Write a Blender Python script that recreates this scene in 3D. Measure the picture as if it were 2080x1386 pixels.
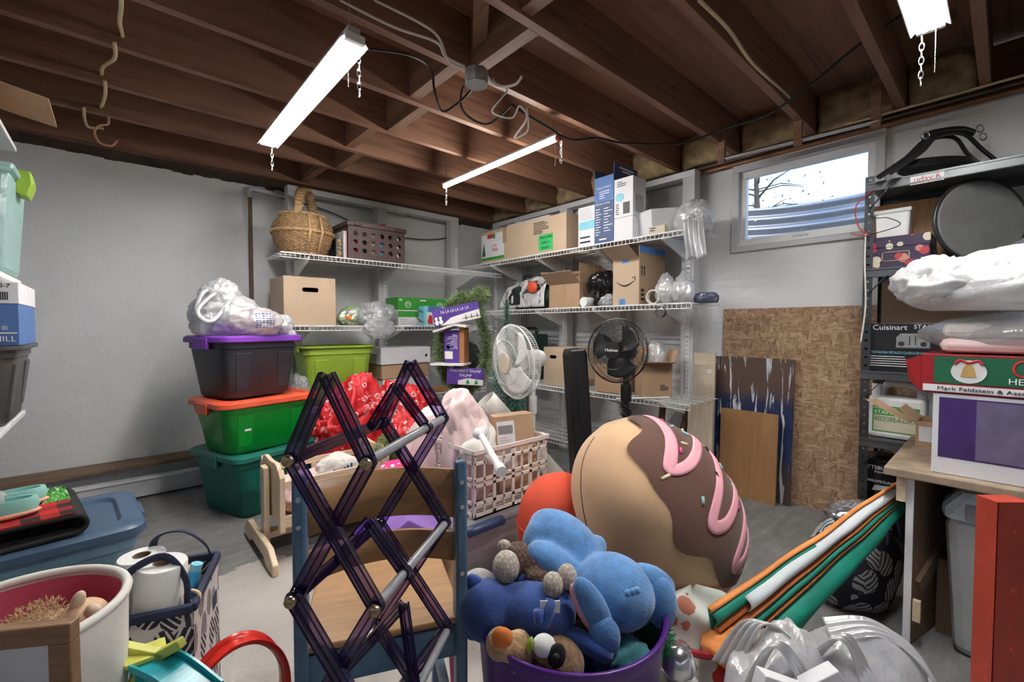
import bpy, math, random
from mathutils import Vector, Matrix, Euler, noise
R = math.radians
sc = bpy.context.scene
for o in list(bpy.data.objects): bpy.data.objects.remove(o)
COL = sc.collection
# ---------------------------------------------------------------- camera
FX, CX, CY, H = 901.0, 1040.0, 693.0, 1.1
A_, B_ = 0.6665, 0.7455                      # camera heading in the room (x along joists, y towards the long white wall)
PIT = math.atan(29/901.0)
FW = Vector((A_, B_, 0)); RT = Vector((B_, -A_, 0)); UP = Vector((0, 0, 1))
LOOK = FW*math.cos(PIT) - UP*math.sin(PIT); CUP = FW*math.sin(PIT) + UP*math.cos(PIT)
cam = bpy.data.objects.new('camera', bpy.data.cameras.new('camera')); COL.objects.link(cam)
cam.location = (0, 0, H); cam.rotation_euler = LOOK.to_track_quat('-Z', 'Y').to_euler()
cam.data.sensor_width = 36; cam.data.lens = 36*FX/2080; cam.data.clip_start = 0.02
sc.camera = cam
# ---------------------------------------------------------------- world and exposure
w = bpy.data.worlds.new('world'); sc.world = w; w.use_nodes = True
bg = w.node_tree.nodes['Background']
sky = w.node_tree.nodes.new('ShaderNodeTexSky'); sky.sky_type = 'NISHITA'
sky.sun_disc = False; sky.sun_elevation = R(48); sky.sun_rotation = R(200)
w.node_tree.links.new(sky.outputs[0], bg.inputs[0]); bg.inputs[1].default_value = 0.12
vs = sc.view_settings
vs.view_transform = 'Standard'; vs.look = 'None'; vs.exposure = 2.6; vs.gamma = 1; vs.use_curve_mapping = False
TUBE_POWER = 17.0
# ---------------------------------------------------------------- measuring helpers
def ray(px, py):
    return LOOK + RT*((px-CX)/FX) + CUP*((CY-py)/FX)
def at(px, py, d):
    r = ray(px, py); return Vector((0, 0, H)) + r*(d/(r.dot(FW)))
def on_z(px, py, z):
    r = ray(px, py); return Vector((0, 0, H)) + r*((z-H)/r.z)
def XL(px, Y): r = (px-CX)/FX; return Y*(A_+r*B_)/(B_-r*A_)
def YR(px, X): r = (px-CX)/FX; return X*(B_-r*A_)/(A_+r*B_)
CR = math.atan2(-A_, B_)                     # turn that makes local x run to the viewer's right, local y away
# ---------------------------------------------------------------- objects
def tag(o, label=None, cat=None, group=None, kind=None):
    if label: o['label'] = label
    if cat: o['category'] = cat
    if group: o['group'] = group
    if kind: o['kind'] = kind
    return o
def thing(name, label, cat, loc=(0,0,0), rz=0, group=None, rot=None):
    o = bpy.data.objects.new(name, None); COL.objects.link(o)
    o.empty_display_size = .05
    o.location = loc; o.rotation_euler = rot if rot else (0, 0, rz)
    return tag(o, label, cat, group)
class MB:
    def __init__(s): s.v = []; s.f = []
    def add(s, vs, fs):
        n = len(s.v); s.v += [tuple(v) for v in vs]; s.f += [tuple(i+n for i in f) for f in fs]; return s
    def box(s, x0, x1, y0, y1, z0, z1, m=None):
        vs = [Vector(p) for p in ((x0,y0,z0),(x1,y0,z0),(x1,y1,z0),(x0,y1,z0),(x0,y0,z1),(x1,y0,z1),(x1,y1,z1),(x0,y1,z1))]
        if m: vs = [m @ v for v in vs]
        return s.add(vs, [(3,2,1,0),(4,5,6,7),(0,1,5,4),(1,2,6,5),(2,3,7,6),(3,0,4,7)])
    def bar(s, p, q, w, h, up=(0,0,1)):
        p, q = Vector(p), Vector(q); d = (q-p); L = d.length; d.normalize()
        u = Vector(up); x = d.cross(u)
        if x.length < 1e-4: x = d.cross(Vector((0,1,0)))
        x.normalize(); y = x.cross(d)
        vs = []
        for c in (p, q):
            for a, b in ((-1,-1),(1,-1),(1,1),(-1,1)): vs.append(c + x*(a*w/2) + y*(b*h/2))
        return s.add(vs, [(3,2,1,0),(4,5,6,7),(0,1,5,4),(1,2,6,5),(2,3,7,6),(3,0,4,7)])
    def tube(s, pts, r, n=8, closed=False, caps=True, flat=1.0):
        pts = [Vector(p) for p in pts]; k = len(pts); rs = r if isinstance(r, (list, tuple)) else [r]*k
        t0 = (pts[1]-pts[0]).normalized(); u = t0.orthogonal().normalized(); vs = []
        for i, p in enumerate(pts):
            a = pts[(i-1) % k] if (closed or i > 0) else p; b = pts[(i+1) % k] if (closed or i < k-1) else p
            t = (b-a).normalized() if (b-a).length > 1e-9 else t0
            u = u - t*u.dot(t)
            u = u.normalized() if u.length > 1e-6 else t.orthogonal().normalized()
            v = t.cross(u)
            for j in range(n):
                an = 2*math.pi*j/n; vs.append(p + (u*math.cos(an) + v*(math.sin(an)*flat))*rs[i])
        fs = []
        for i in range(k if closed else k-1):
            for j in range(n):
                a, b = i*n+j, i*n+(j+1) % n; c, d = ((i+1) % k)*n+(j+1) % n, ((i+1) % k)*n+j
                fs.append((a, b, c, d))
        if caps and not closed: fs += [tuple(range(n))[::-1], tuple((k-1)*n+j for j in range(n))]
        return s.add(vs, fs)
    def cyl(s, p, q, r, r2=None, n=16): return s.tube([p, q], [r, r if r2 is None else r2], n)
    def lathe(s, prof, n=24, m=None, close=True, sx=1, sy=1):
        vs = []; k = len(prof)
        for r, z in prof:
            for j in range(n):
                a = 2*math.pi*j/n; v = Vector((r*math.cos(a)*sx, r*math.sin(a)*sy, z)); vs.append(m @ v if m else v)
        fs = [(i*n+j, i*n+(j+1) % n, (i+1)*n+(j+1) % n, (i+1)*n+j) for i in range(k-1) for j in range(n)]
        if close: fs += [tuple(range(n))[::-1], tuple((k-1)*n+j for j in range(n))]
        return s.add(vs, fs)
    def ell(s, c, r, m=None, n=20, k=12):
        c = Vector(c); vs = []
        for i in range(1, k):
            th = math.pi*i/k
            for j in range(n):
                a = 2*math.pi*j/n; v = Vector((r[0]*math.sin(th)*math.cos(a), r[1]*math.sin(th)*math.sin(a), -r[2]*math.cos(th)))
                vs.append(c + (m @ v if m else v))
        fs = [(i*n+j, i*n+(j+1) % n, (i+1)*n+(j+1) % n, (i+1)*n+j) for i in range(k-2) for j in range(n)]
        b = Vector((0,0,-r[2])); t = Vector((0,0,r[2])); vs += [c + (m @ b if m else b), c + (m @ t if m else t)]
        q = n*(k-1)
        fs += [(q, (j+1) % n, j) for j in range(n)] + [(q+1, q-n+j, q-n+(j+1) % n) for j in range(n)]
        return s.add(vs, fs)
    def grid(s, f, nu, nv, wrap=False):
        vs = [f(i/nu, j/nv) for i in range(nu+1) for j in range(nv if wrap else nv+1)]
        k = nv if wrap else nv+1
        fs = [(i*k+j, i*k+(j+1) % k, (i+1)*k+(j+1) % k, (i+1)*k+j) for i in range(nu) for j in range(nv)]
        return s.add(vs, fs)
    def prism(s, poly, a, b, ax='y'):
        def P(u, v, t): return {'y': (u, t, v), 'x': (t, u, v), 'z': (u, v, t)}[ax]
        n = len(poly); vs = [P(u, v, a) for u, v in poly] + [P(u, v, b) for u, v in poly]
        fs = [(i, (i+1) % n, n+(i+1) % n, n+i) for i in range(n)] + [tuple(range(n))[::-1], tuple(range(n, 2*n))]
        return s.add(vs, fs)
    def lump(s, c, r, seed=0, amp=.2, freq=3.0, ridge=True, flat=None, n=40, k=28, pinch=0, zs=1.0, fine=.35):
        c = Vector(c); b = len(s.v); s.ell((0,0,0), (1,1,1), n=n, k=k)
        for i in range(b, len(s.v)):
            v = Vector(s.v[i]); q = Vector((v.x, v.y, v.z*zs))*freq + Vector((seed*7.3, seed*3.1, seed*1.7))
            a = noise.noise(q); 
            if ridge:
                f1 = noise.voronoi(q*.75)[0]; f2 = noise.voronoi(q*1.9)[0]
                a = .9*noise.noise(q*.45) + 1.25*(.3-min(.6, f1[1]-f1[0])) + fine*(.25-min(.5, f2[1]-f2[0]))
            else: a = a + .4*noise.noise(q*2.2)
            v = v*(1+amp*a)
            if pinch and v.z > 0: v.x *= 1-pinch*v.z; v.y *= 1-pinch*v.z
            p = Vector((v.x*r[0], v.y*r[1], v.z*r[2]))
            if flat is not None and p.z < flat: p.z = flat + (p.z-flat)*.08
            s.v[i] = tuple(c+p)
        return s
    def hole_plate(s, x0, x1, z0, z1, cx, cz, hw, r, y0, y1, seg=24):
        """plate in the xz plane with one real rounded slot cut through it"""
        a, b = hw+r+.004, r+.004
        s.box(x0, cx-a, y0, y1, z0, z1); s.box(cx+a, x1, y0, y1, z0, z1); s.box(cx-a, cx+a, y0, y1, z0, cz-b); s.box(cx-a, cx+a, y0, y1, cz+b, z1)
        vs = []
        for y in (y0, y1):
            for j in range(seg):
                an = 2*math.pi*j/seg; c, n = math.cos(an), math.sin(an); q = max(abs(c), abs(n)); sg = 0 if abs(c) < 1e-6 else (1 if c > 0 else -1)
                vs += [(cx+c/q*a, y, cz+n/q*b), (cx+sg*hw+r*c, y, cz+r*n)]
        k = seg*2; fs = []
        for j in range(seg):
            p, q, t, u = 2*j, 2*j+1, 2*((j+1) % seg)+1, 2*((j+1) % seg); fs += [(p, u, t, q), (k+p, k+q, k+t, k+u), (q, t, k+t, k+q)]
        return s.add(vs, fs)
    def xf(s, m):
        s.v = [tuple(m @ Vector(v)) for v in s.v]; return s
    def mesh(s, name, smooth=0, wld=False):
        me = bpy.data.meshes.new(name); me.from_pydata(s.v, [], s.f); me.validate(); me.update()
        import bmesh
        bm = bmesh.new(); bm.from_mesh(me); bmesh.ops.recalc_face_normals(bm, faces=bm.faces); bm.to_mesh(me); bm.free()
        if smooth:
            me.shade_smooth()
            if smooth < 170: me.set_sharp_from_angle(angle=R(smooth))
        return me
    def build(s, name, mat, parent=None, smooth=0, bev=0, solid=0, remesh=0, sub=0, kind=None, label=None):
        me = s.mesh(name, smooth); me.materials.append(M(mat) if isinstance(mat, str) else mat)
        o = bpy.data.objects.new(name, me); COL.objects.link(o); o.parent = parent
        if remesh:
            m = o.modifiers.new('remesh', 'REMESH'); m.mode = 'VOXEL'; m.voxel_size = remesh; m.use_smooth_shade = True
            m = o.modifiers.new('smooth', 'SMOOTH'); m.factor = .5; m.iterations = 6
        if solid: m = o.modifiers.new('solid', 'SOLIDIFY'); m.thickness = solid; m.offset = 0
        if bev: m = o.modifiers.new('bevel', 'BEVEL'); m.width = bev; m.segments = 2; m.limit_method = 'ANGLE'
        if sub: m = o.modifiers.new('sub', 'SUBSURF'); m.levels = sub; m.render_levels = sub
        if kind: o['kind'] = kind
        if label: o['label'] = label
        return o
def ribbon(path, width, wdir, crease=.006, k=10, seed=0):
    pts = spline(path, k); n = len(pts); wd = Vector(wdir).normalized()
    def f(u, v):
        i = min(n-1, int(u*(n-1)+.5)); w = width*(.45+.55*abs(2*u-1)); s = (v-.5)
        t = (pts[min(n-1,i+1)]-pts[max(0,i-1)]).normalized(); nn = t.cross(wd)
        return pts[i]+wd*(s*w)+nn*(crease*math.sin(s*22+seed))
    return MB().grid(f, n-1, 14)
def children(o): return [c for c in bpy.data.objects if c.parent == o]
def copy_tree(o, parent=None):
    c = o.copy(); COL.objects.link(c); c.parent = parent
    for ch in children(o): copy_tree(ch, c)
    return c
def spline(pts, k=8):
    pts = [Vector(p) for p in pts]; out = []; n = len(pts)
    for i in range(n-1):
        p0, p1, p2, p3 = pts[max(i-1,0)], pts[i], pts[i+1], pts[min(i+2,n-1)]
        for j in range(k):
            t = j/k; out.append(.5*((2*p1)+(p2-p0)*t+(2*p0-5*p1+4*p2-p3)*t*t+(3*p1-p0-3*p2+p3)*t**3))
    return out + [pts[-1]]
def lettering(parent, s, size, loc, mat='ink_white', face='front', tilt=0, wide=None, align='CENTER', th=.0006, bold=0):
    cu = bpy.data.curves.new('lettering', 'FONT'); cu.body = s; cu.size = size; cu.align_x = align; cu.align_y = 'CENTER'
    cu.extrude = th; cu.offset = bold; cu.resolution_u = 3
    t = bpy.data.objects.new('tmp', cu); COL.objects.link(t)
    me = bpy.data.meshes.new_from_object(t); bpy.data.objects.remove(t)
    me.materials.append(M(mat)); o = bpy.data.objects.new('lettering', me); COL.objects.link(o); o.parent = parent
    if wide:
        xs = [v.co.x for v in me.vertices]
        if xs:
            k = wide/max(1e-6, max(xs)-min(xs))
            for v in me.vertices: v.co.x *= k
    m = Matrix.Rotation(R(tilt), 4, 'Z')
    base = {'front': Matrix.Rotation(R(90), 4, 'X'), 'right': Matrix.Rotation(R(90), 4, 'Z') @ Matrix.Rotation(R(90), 4, 'X'),
            'left': Matrix.Rotation(R(-90), 4, 'Z') @ Matrix.Rotation(R(90), 4, 'X'), 'top': Matrix.Identity(4)}[face]
    o.matrix_local = Matrix.Translation(loc) @ base @ m
    return o
def wrap_print(o, target, direction, off=.0015):
    """lay a flat print onto the curved part it is printed on"""
    from mathutils.bvhtree import BVHTree
    me = target.data; bvh = BVHTree.FromPolygons([v.co for v in me.vertices], [tuple(p.vertices) for p in me.polygons])
    d = Vector(direction).normalized(); m = o.matrix_local.copy()
    for v in o.data.vertices:
        p = m @ v.co; h = bvh.ray_cast(p - d*.5, d)[0]
        if h: v.co = h - d*off
        else: v.co = p
    o.matrix_local = Matrix.Identity(4); return o
# ---------------------------------------------------------------- materials
MATS = {}
def M(name): return MATS[name]
class NT:
    def __init__(s, name):
        s.m = bpy.data.materials.new(name); s.m.use_nodes = True; MATS[name] = s.m
        s.t = s.m.node_tree; s.b = s.t.nodes['Principled BSDF']; s._o = None
    def n(s, typ, **k):
        nd = s.t.nodes.new('ShaderNode'+typ)
        for a, v in k.items():
            if a.startswith('i_'): nd.inputs[a[2:].replace('_', ' ')].default_value = v
            else: setattr(nd, a, v)
        return nd
    def l(s, a, b): s.t.links.new(a, b)
    def obj(s, scale=(1,1,1), rot=(0,0,0), loc=(0,0,0)):
        tc = s.n('TexCoord'); mp = s.n('Mapping'); s.l(tc.outputs['Object'], mp.inputs[0])
        mp.inputs['Scale'].default_value = scale; mp.inputs['Rotation'].default_value = rot; mp.inputs['Location'].default_value = loc
        return mp.outputs[0]
    def noise(s, vec, scale, detail=4, rough=.55, dist=0):
        nd = s.n('TexNoise'); s.l(vec, nd.inputs['Vector']); nd.inputs['Scale'].default_value = scale
        nd.inputs['Detail'].default_value = detail; nd.inputs['Roughness'].default_value = rough; nd.inputs['Distortion'].default_value = dist
        return nd.outputs[0]
    def voro(s, vec, scale, feature='F1', rand=1):
        nd = s.n('TexVoronoi', feature=feature); s.l(vec, nd.inputs['Vector']); nd.inputs['Scale'].default_value = scale
        nd.inputs['Randomness'].default_value = rand; return nd
    def ramp(s, fac, stops, const=False):
        nd = s.n('ValToRGB'); s.l(fac, nd.inputs[0]); cr = nd.color_ramp
        if const: cr.interpolation = 'CONSTANT'
        while len(cr.elements) < len(stops): cr.elements.new(.5)
        for e, (p, c) in zip(cr.elements, stops): e.position = p; e.color = (*c, 1)
        return nd.outputs[0]
    def mix(s, fac, a, b):
        nd = s.n('MixRGB')
        for i, v in ((0, fac), (1, a), (2, b)):
            if isinstance(v, (int, float)): nd.inputs[i].default_value = v
            elif isinstance(v, tuple): nd.inputs[i].default_value = (*v, 1)
            else: s.l(v, nd.inputs[i])
        return nd.outputs[0]
    def math(s, op, a, b=0.0, c=0.0):
        nd = s.n('Math', operation=op)
        for i, v in enumerate((a, b, c)):
            if isinstance(v, (int, float)): nd.inputs[i].default_value = v
            else: s.l(v, nd.inputs[i])
        return nd.outputs[0]
    def sep(s, vec):
        nd = s.n('SeparateXYZ'); s.l(vec, nd.inputs[0]); return nd.outputs
    def bump(s, h, strength=.3, dist=.005):
        nd = s.n('Bump'); nd.inputs['Strength'].default_value = strength; nd.inputs['Distance'].default_value = dist
        s.l(h, nd.inputs['Height']); s.l(nd.outputs[0], s.b.inputs['Normal'])
    def col(s, c):
        if isinstance(c, tuple): s.b.inputs['Base Color'].default_value = (*c, 1)
        else: s.l(c, s.b.inputs['Base Color'])
    def set(s, rough=.5, metal=0, spec=.5, sheen=0, coat=0):
        b = s.b.inputs; b['Roughness'].default_value = rough; b['Metallic'].default_value = metal
        b['Specular IOR Level'].default_value = spec; b['Sheen Weight'].default_value = sheen; b['Coat Weight'].default_value = coat
        return s
def plain(name, c, rough=.5, metal=0, var=.12, scale=8, bump=0, bscale=60, sheen=0, coat=0, spec=.5):
    t = NT(name).set(rough, metal, spec, sheen, coat); v = t.obj()
    nz = t.noise(v, scale, 5)
    lo = tuple(max(0, x*(1-var)) for x in c); hi = tuple(min(1, x*(1+var)) for x in c)
    t.col(t.ramp(nz, [(.3, lo), (.7, hi)]))
    if bump: t.bump(t.noise(v, bscale, 4), bump, .004)
    return t
def wood(name, c, axis='x', scale=1.0, dark=.45, rough=.65, knots=True):
    t = NT(name).set(rough)
    s = {'x': (.6, 9, 9), 'y': (9, .6, 9), 'z': (9, 9, .6)}[axis]
    v = t.obj(tuple(q*scale for q in s)); g = t.noise(v, 2.2, 6, .6, 1.2)
    lo = tuple(x*dark for x in c); hi = tuple(min(1, x*1.25) for x in c)
    base = t.ramp(g, [(.25, lo), (.5, c), (.78, hi)])
    if knots:
        s2 = {'x': (.9, 3.2, 3.2), 'y': (3.2, .9, 3.2), 'z': (3.2, 3.2, .9)}[axis]
        vo = t.voro(t.obj(tuple(q*scale for q in s2)), 2.0); k = t.ramp(vo.outputs['Distance'], [(.03, (1,1,1)), (.10, (0,0,0))])
        base = t.mix(k, base, tuple(x*.25 for x in c))
    t.col(base); t.bump(g, .15, .003); return t
def film(name, c=(.85,.86,.88), clear=.35, rough=.25, trans=.35, c2=None):
    """thin plastic film: see-through, scattering and glossy shares"""
    t = NT(name); nt = t.t; out = nt.nodes['Material Output']
    v = t.obj(); nz = t.noise(v, 30, 4)
    cc = t.ramp(nz, [(.3, tuple(x*.9 for x in c)), (.7, c2 or c)])
    df = t.n('BsdfDiffuse'); t.l(cc, df.inputs[0]); tl = t.n('BsdfTranslucent'); t.l(cc, tl.inputs[0])
    gl = t.n('BsdfGlossy'); gl.inputs['Roughness'].default_value = rough; tr = t.n('BsdfTransparent'); tr.inputs[0].default_value = (.97,.97,.97,1)
    bp = t.n('Bump'); bp.inputs['Strength'].default_value = .55; bp.inputs['Distance'].default_value = .012; t.l(t.noise(t.obj((1,1,.3)), 15, 3, .5, 1.6), bp.inputs['Height'])
    for nd in (df, gl, tl): t.l(bp.outputs[0], nd.inputs['Normal'])
    def mx(f, a, b):
        m = t.n('MixShader'); m.inputs[0].default_value = f; t.l(a, m.inputs[1]); t.l(b, m.inputs[2]); return m.outputs[0]
    s = mx(trans, df.outputs[0], tl.outputs[0]); s = mx(.24, s, gl.outputs[0]); s = mx(clear, s, tr.outputs[0])
    t.l(s, out.inputs['Surface']); return t
# ================================================================ material library
plain('ink_white', (.85,.85,.85), .6); plain('ink_black', (.02,.02,.02), .6); plain('ink_red', (.55,.03,.03), .6)
plain('ink_green', (.02,.30,.06), .6); plain('ink_blue', (.04,.09,.25), .6); plain('ink_gold', (.55,.35,.12), .6)
t = NT('stucco').set(.9); v = t.obj(); big = t.noise(v, 1.3, 3)
t.col(t.ramp(big, [(.3, (.69,.69,.70)), (.7, (.78,.78,.78))]))
t.bump(t.math('ADD', t.noise(v, 55, 5, .6), t.math('MULTIPLY', t.noise(v, 160, 3), .5)), .55, .012)
t = NT('concrete').set(.75); v = t.obj(); xyz = t.sep(v)
base = t.ramp(t.noise(v, 2.2, 8, .65), [(.3, (.36,.335,.30)), (.7, (.52,.49,.45))])
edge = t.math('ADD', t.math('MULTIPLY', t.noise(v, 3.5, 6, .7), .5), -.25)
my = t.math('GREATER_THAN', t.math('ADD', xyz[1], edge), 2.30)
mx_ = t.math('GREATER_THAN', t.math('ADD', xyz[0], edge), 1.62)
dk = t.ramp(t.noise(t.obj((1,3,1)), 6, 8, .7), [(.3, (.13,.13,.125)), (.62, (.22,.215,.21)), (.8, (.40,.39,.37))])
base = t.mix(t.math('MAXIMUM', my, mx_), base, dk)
chips = t.ramp(t.noise(v, 14, 6, .75), [(.66, (0,0,0)), (.70, (1,1,1))])
t.col(t.mix(t.math('MULTIPLY', chips, .45), base, (.62,.60,.56))); t.bump(t.noise(v, 40, 6), .2, .004)
wood('joist_wood', (.235,.115,.068), 'x'); wood('joist_wood_y', (.25,.13,.075), 'y')
wood('subfloor', (.26,.12,.068), 'x', .7, .5); wood('old_wood', (.20,.13,.08), 'x', 1, .4)
wood('pine_x', (.72,.56,.38), 'x', 2, .8, .5); wood('pine_z', (.72,.56,.38), 'z', 2, .8, .5)
wood('ply_seat', (.37,.20,.085), 'x', 2, .7, .4, False); wood('plywood', (.33,.17,.07), 'z', 1.5, .75, .55)
wood('walnut', (.10,.055,.035), 'x', 2, .5, .5); wood('oak_frame', (.30,.17,.09), 'x', 3, .7, .5, False)
wood('birch_panel', (.58,.49,.37), 'z', 2, .88, .6, False)
t = NT('osb').set(.75)
wv = t.n('VectorMath', operation='ADD'); t.l(t.obj(), wv.inputs[0]); nn = t.n('TexNoise'); nn.inputs['Scale'].default_value = 7; t.l(t.obj(), nn.inputs['Vector']); nv = t.n('VectorMath', operation='SCALE'); nv.inputs['Scale'].default_value = .05; t.l(nn.outputs['Color'], nv.inputs[0]); t.l(nv.outputs[0], wv.inputs[1])
def om(sc, rx):
    mp = t.n('Mapping'); t.l(wv.outputs[0], mp.inputs[0]); mp.inputs['Scale'].default_value = sc; mp.inputs['Rotation'].default_value = (rx,0,0); return mp.outputs[0]
v1 = t.voro(om((10,14,58), .7), 1.5); v2 = t.voro(om((10,52,13), .35), 1.5)
c1 = t.ramp(t.sep(v1.outputs['Color'])[0], [(0, (.26,.15,.08)), (.5, (.36,.225,.125)), (1, (.47,.32,.20))])
c2 = t.ramp(t.sep(v2.outputs['Color'])[1], [(0, (.23,.13,.07)), (.5, (.34,.21,.115)), (1, (.45,.31,.19))])
v3 = t.voro(om((10,13,50), -.75), 1.6); v4 = t.voro(om((10,50,13), 1.15), 1.6)
c3 = t.ramp(t.sep(v3.outputs['Color'])[0], [(0, (.24,.14,.075)), (.5, (.37,.23,.13)), (1, (.50,.35,.22))]); c4 = t.ramp(t.sep(v4.outputs['Color'])[2], [(0, (.20,.11,.06)), (.5, (.33,.20,.11)), (1, (.46,.32,.2))])
def nm(s_, k_): return t.ramp(t.noise(t.obj((1,1,1), (0,0,0), (k_,k_,k_)), s_, 2), [(.48, (0,0,0)), (.52, (1,1,1))])
t.col(t.mix(nm(13, 0), t.mix(nm(17, 3), c1, c2), t.mix(nm(15, 7), c3, c4))); t.bump(v1.outputs['Distance'], .4, .004)
t = NT('splatter').set(.4); v = t.obj(); z = t.sep(v)[2]
base = t.ramp(t.math('ADD', z, t.math('MULTIPLY', t.noise(v, 5, 5), .5)), [(.0, (.10,.06,.045)), (.42, (.06,.04,.035)), (.55, (.012,.03,.10)), (.85, (.012,.025,.075)), (1, (.10,.06,.045))])
st = t.ramp(t.noise(t.obj((1,14,1.3)), 2.4, 5, .62, .9), [(.56, (0,0,0)), (.585, (1,1,1))])
t.col(t.mix(st, base, (.6,.62,.64)))
def card(name, c):
    t = NT(name).set(.85); v = t.obj()
    t.col(t.ramp(t.noise(v, 3, 4), [(.3, tuple(x*.88 for x in c)), (.7, tuple(x*1.06 for x in c))]))
    t.bump(t.noise(t.obj((2,2,160)), 1, 2), .08, .002)
card('cardboard', (.45,.295,.18)); card('cardboard_dark', (.26,.15,.09)); card('cardboard_pale', (.56,.42,.29))
plain('white_card', (.74,.74,.76), .6, var=.05); plain('grey_card', (.45,.45,.46), .7, var=.06); plain('cream_card', (.62,.55,.42), .7)
plain('tape_blue', (.10,.26,.65), .6); plain('tape_tan', (.42,.27,.15), .35); plain('black_card', (.012,.012,.014), .35, var=.3)
plain('navy_card', (.045,.085,.20), .5); plain('blue_card', (.08,.17,.40), .5); plain('sky_card', (.22,.58,.70), .5)
plain('green_card', (.04,.30,.03), .5); plain('lime_label', (.04,.50,.14), .6); plain('red_card', (.33,.014,.02), .45); plain('xmas_green', (.015,.13,.06), .5)
plain('purple_card', (.055,.025,.14), .5, var=.25); plain('lilac_card', (.15,.125,.22), .5, var=.25, scale=14)
plain('grey_paint', (.56,.56,.57), .5, var=.04); plain('white_paint', (.78,.78,.78), .4, var=.03); plain('white_metal', (.82,.82,.82), .35, var=.03)
plain('white_plastic', (.80,.80,.79), .35, var=.03); plain('cream_plastic', (.74,.66,.60), .4, var=.03); plain('black_plastic', (.018,.018,.019), .32, var=.2)
plain('steel_dark', (.055,.06,.065), .4, .6, var=.2); plain('steel_shelf', (.10,.105,.11), .38, .5); plain('steel', (.62,.62,.63), .3, 1, var=.1); plain('zinc', (.42,.43,.44), .4, .9, var=.25, scale=20)
plain('copper', (.30,.145,.075), .5, .6, var=.3); plain('black_cord', (.012,.012,.012), .45); plain('white_cord', (.66,.63,.58), .5); plain('romex', (.62,.50,.30), .5); plain('brass', (.45,.35,.22), .3, .9)
plain('hook_coat', (.62,.36,.18), .5); plain('rust_pipe', (.13,.075,.05), .7, var=.3)
plain('tote_black', (.035,.037,.045), .42, var=.15); plain('tote_teal', (.008,.15,.115), .42, var=.12); plain('tote_green', (.0,.30,.03), .25, var=.08, scale=5); plain('tote_lime', (.30,.46,.045), .4, var=.06)
plain('lid_purple', (.20,.045,.42), .4); plain('lid_orange', (.75,.10,.04), .4); plain('tote_blue', (.055,.10,.17), .4, var=.1); plain('tub_blue_body', (.13,.24,.32), .4); plain('tote_grey', (.07,.068,.063), .4)
plain('tub_purple', (.085,.018,.21), .3, var=.1); plain('crate_brown', (.10,.06,.055), .5); plain('navy_trim', (.018,.024,.06), .7); plain('navy_handle', (.025,.045,.11), .4)
plain('chair_blue', (.075,.155,.245), .38, var=.15, scale=20); plain('red_plastic', (.62,.022,.012), .28, var=.06); plain('turquoise', (.02,.42,.50), .3); plain('yellow_green', (.55,.55,.10), .4); plain('pink_plastic', (.72,.03,.28), .35); plain('lilac_plastic', (.32,.17,.55), .35)
plain('red_steel', (.46,.055,.03), .4, var=.12, scale=25); plain('insulation', (.36,.26,.14), .95, var=.4, scale=14, bump=1, bscale=30); plain('caulk', (.10,.08,.06), .9, var=.5, scale=12)
plain('gunk', (.055,.04,.03), .9, var=.4); plain('paper_towel', (.80,.79,.77), .9, var=.02, bump=.4, bscale=90); plain('core', (.22,.15,.10), .9)
plain('canvas', (.72,.69,.64), .85, var=.04, bump=.15, bscale=220); plain('pink_cloth', (.60,.09,.16), .85, var=.2, scale=4); plain('pale_pink', (.80,.60,.58), .85, var=.18, scale=7, bump=.3, bscale=20)
plain('fur_tan', (.48,.30,.15), .95, var=.35, scale=60, bump=1, bscale=140, sheen=.4); plain('fur_brown', (.26,.145,.075), .95, var=.45, scale=70, bump=1, bscale=150, sheen=.3); plain('fur_green', (.005,.17,.075), .95, var=.6, scale=60, bump=1, bscale=120)
plain('plush_blue', (.10,.27,.56), .9, var=.22, scale=30, bump=.6, bscale=170, sheen=.5); plain('plush_navy', (.02,.06,.24), .85, var=.3, scale=12, bump=.3, bscale=150, sheen=.3); plain('plush_teal', (.03,.17,.20), .85, var=.5, scale=14, sheen=.3)
plain('plush_grey', (.42,.41,.39), .95, bump=.6, bscale=140); plain('plush_cream', (.64,.52,.37), .95, var=.06); plain('peach_plush', (.66,.44,.28), .9, var=.06); plain('orange_felt', (.80,.22,.05), .9); plain('pink_felt', (.75,.38,.42), .9)
plain('bun', (.62,.39,.215), .85, var=.10, scale=5, sheen=.25, bump=.5, bscale=9); plain('icing', (.125,.055,.035), .85, var=.12, scale=4, sheen=.2); plain('drizzle', (.85,.40,.45), .85, var=.03); plain('sprinkle_cyan', (.35,.68,.70), .8); plain('sprinkle_cream', (.80,.66,.42), .8); plain('sprinkle_pink', (.85,.06,.28), .8)
plain('orange_fabric', (.66,.075,.03), .8, var=.12, scale=5); plain('tent_orange', (.80,.28,.07), .7, var=.12); plain('tent_teal', (.004,.25,.17), .6, var=.25, scale=7); plain('tent_white', (.78,.84,.86), .6, var=.03); plain('tent_rust', (.42,.11,.02), .7)
plain('tarp_black', (.035,.038,.036), .5, var=.4, bump=.5, bscale=14); plain('tarp_green', (.02,.055,.04), .5, var=.4); plain('binbag', (.008,.008,.009), .16, var=.2, bump=.6, bscale=18); plain('felt_black', (.012,.012,.012), .8)
plain('drum_skin', (.15,.15,.145), .85, var=.18, scale=7, bump=.2, bscale=200); plain('wicker', (.36,.215,.10), .6, var=.45, scale=45); plain('wicker_pale', (.52,.34,.17), .55, var=.25, scale=30)
plain('leaf_green', (.17,.24,.09), .7, var=.6, scale=40); plain('leaf_blue', (.015,.12,.085), .6, var=.6, scale=50); plain('sign_purple', (.085,.035,.27), .6, var=.3, scale=20); plain('sign_white', (.74,.72,.70), .7); plain('birdhouse_wood', (.40,.17,.06), .6, var=.25)
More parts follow.
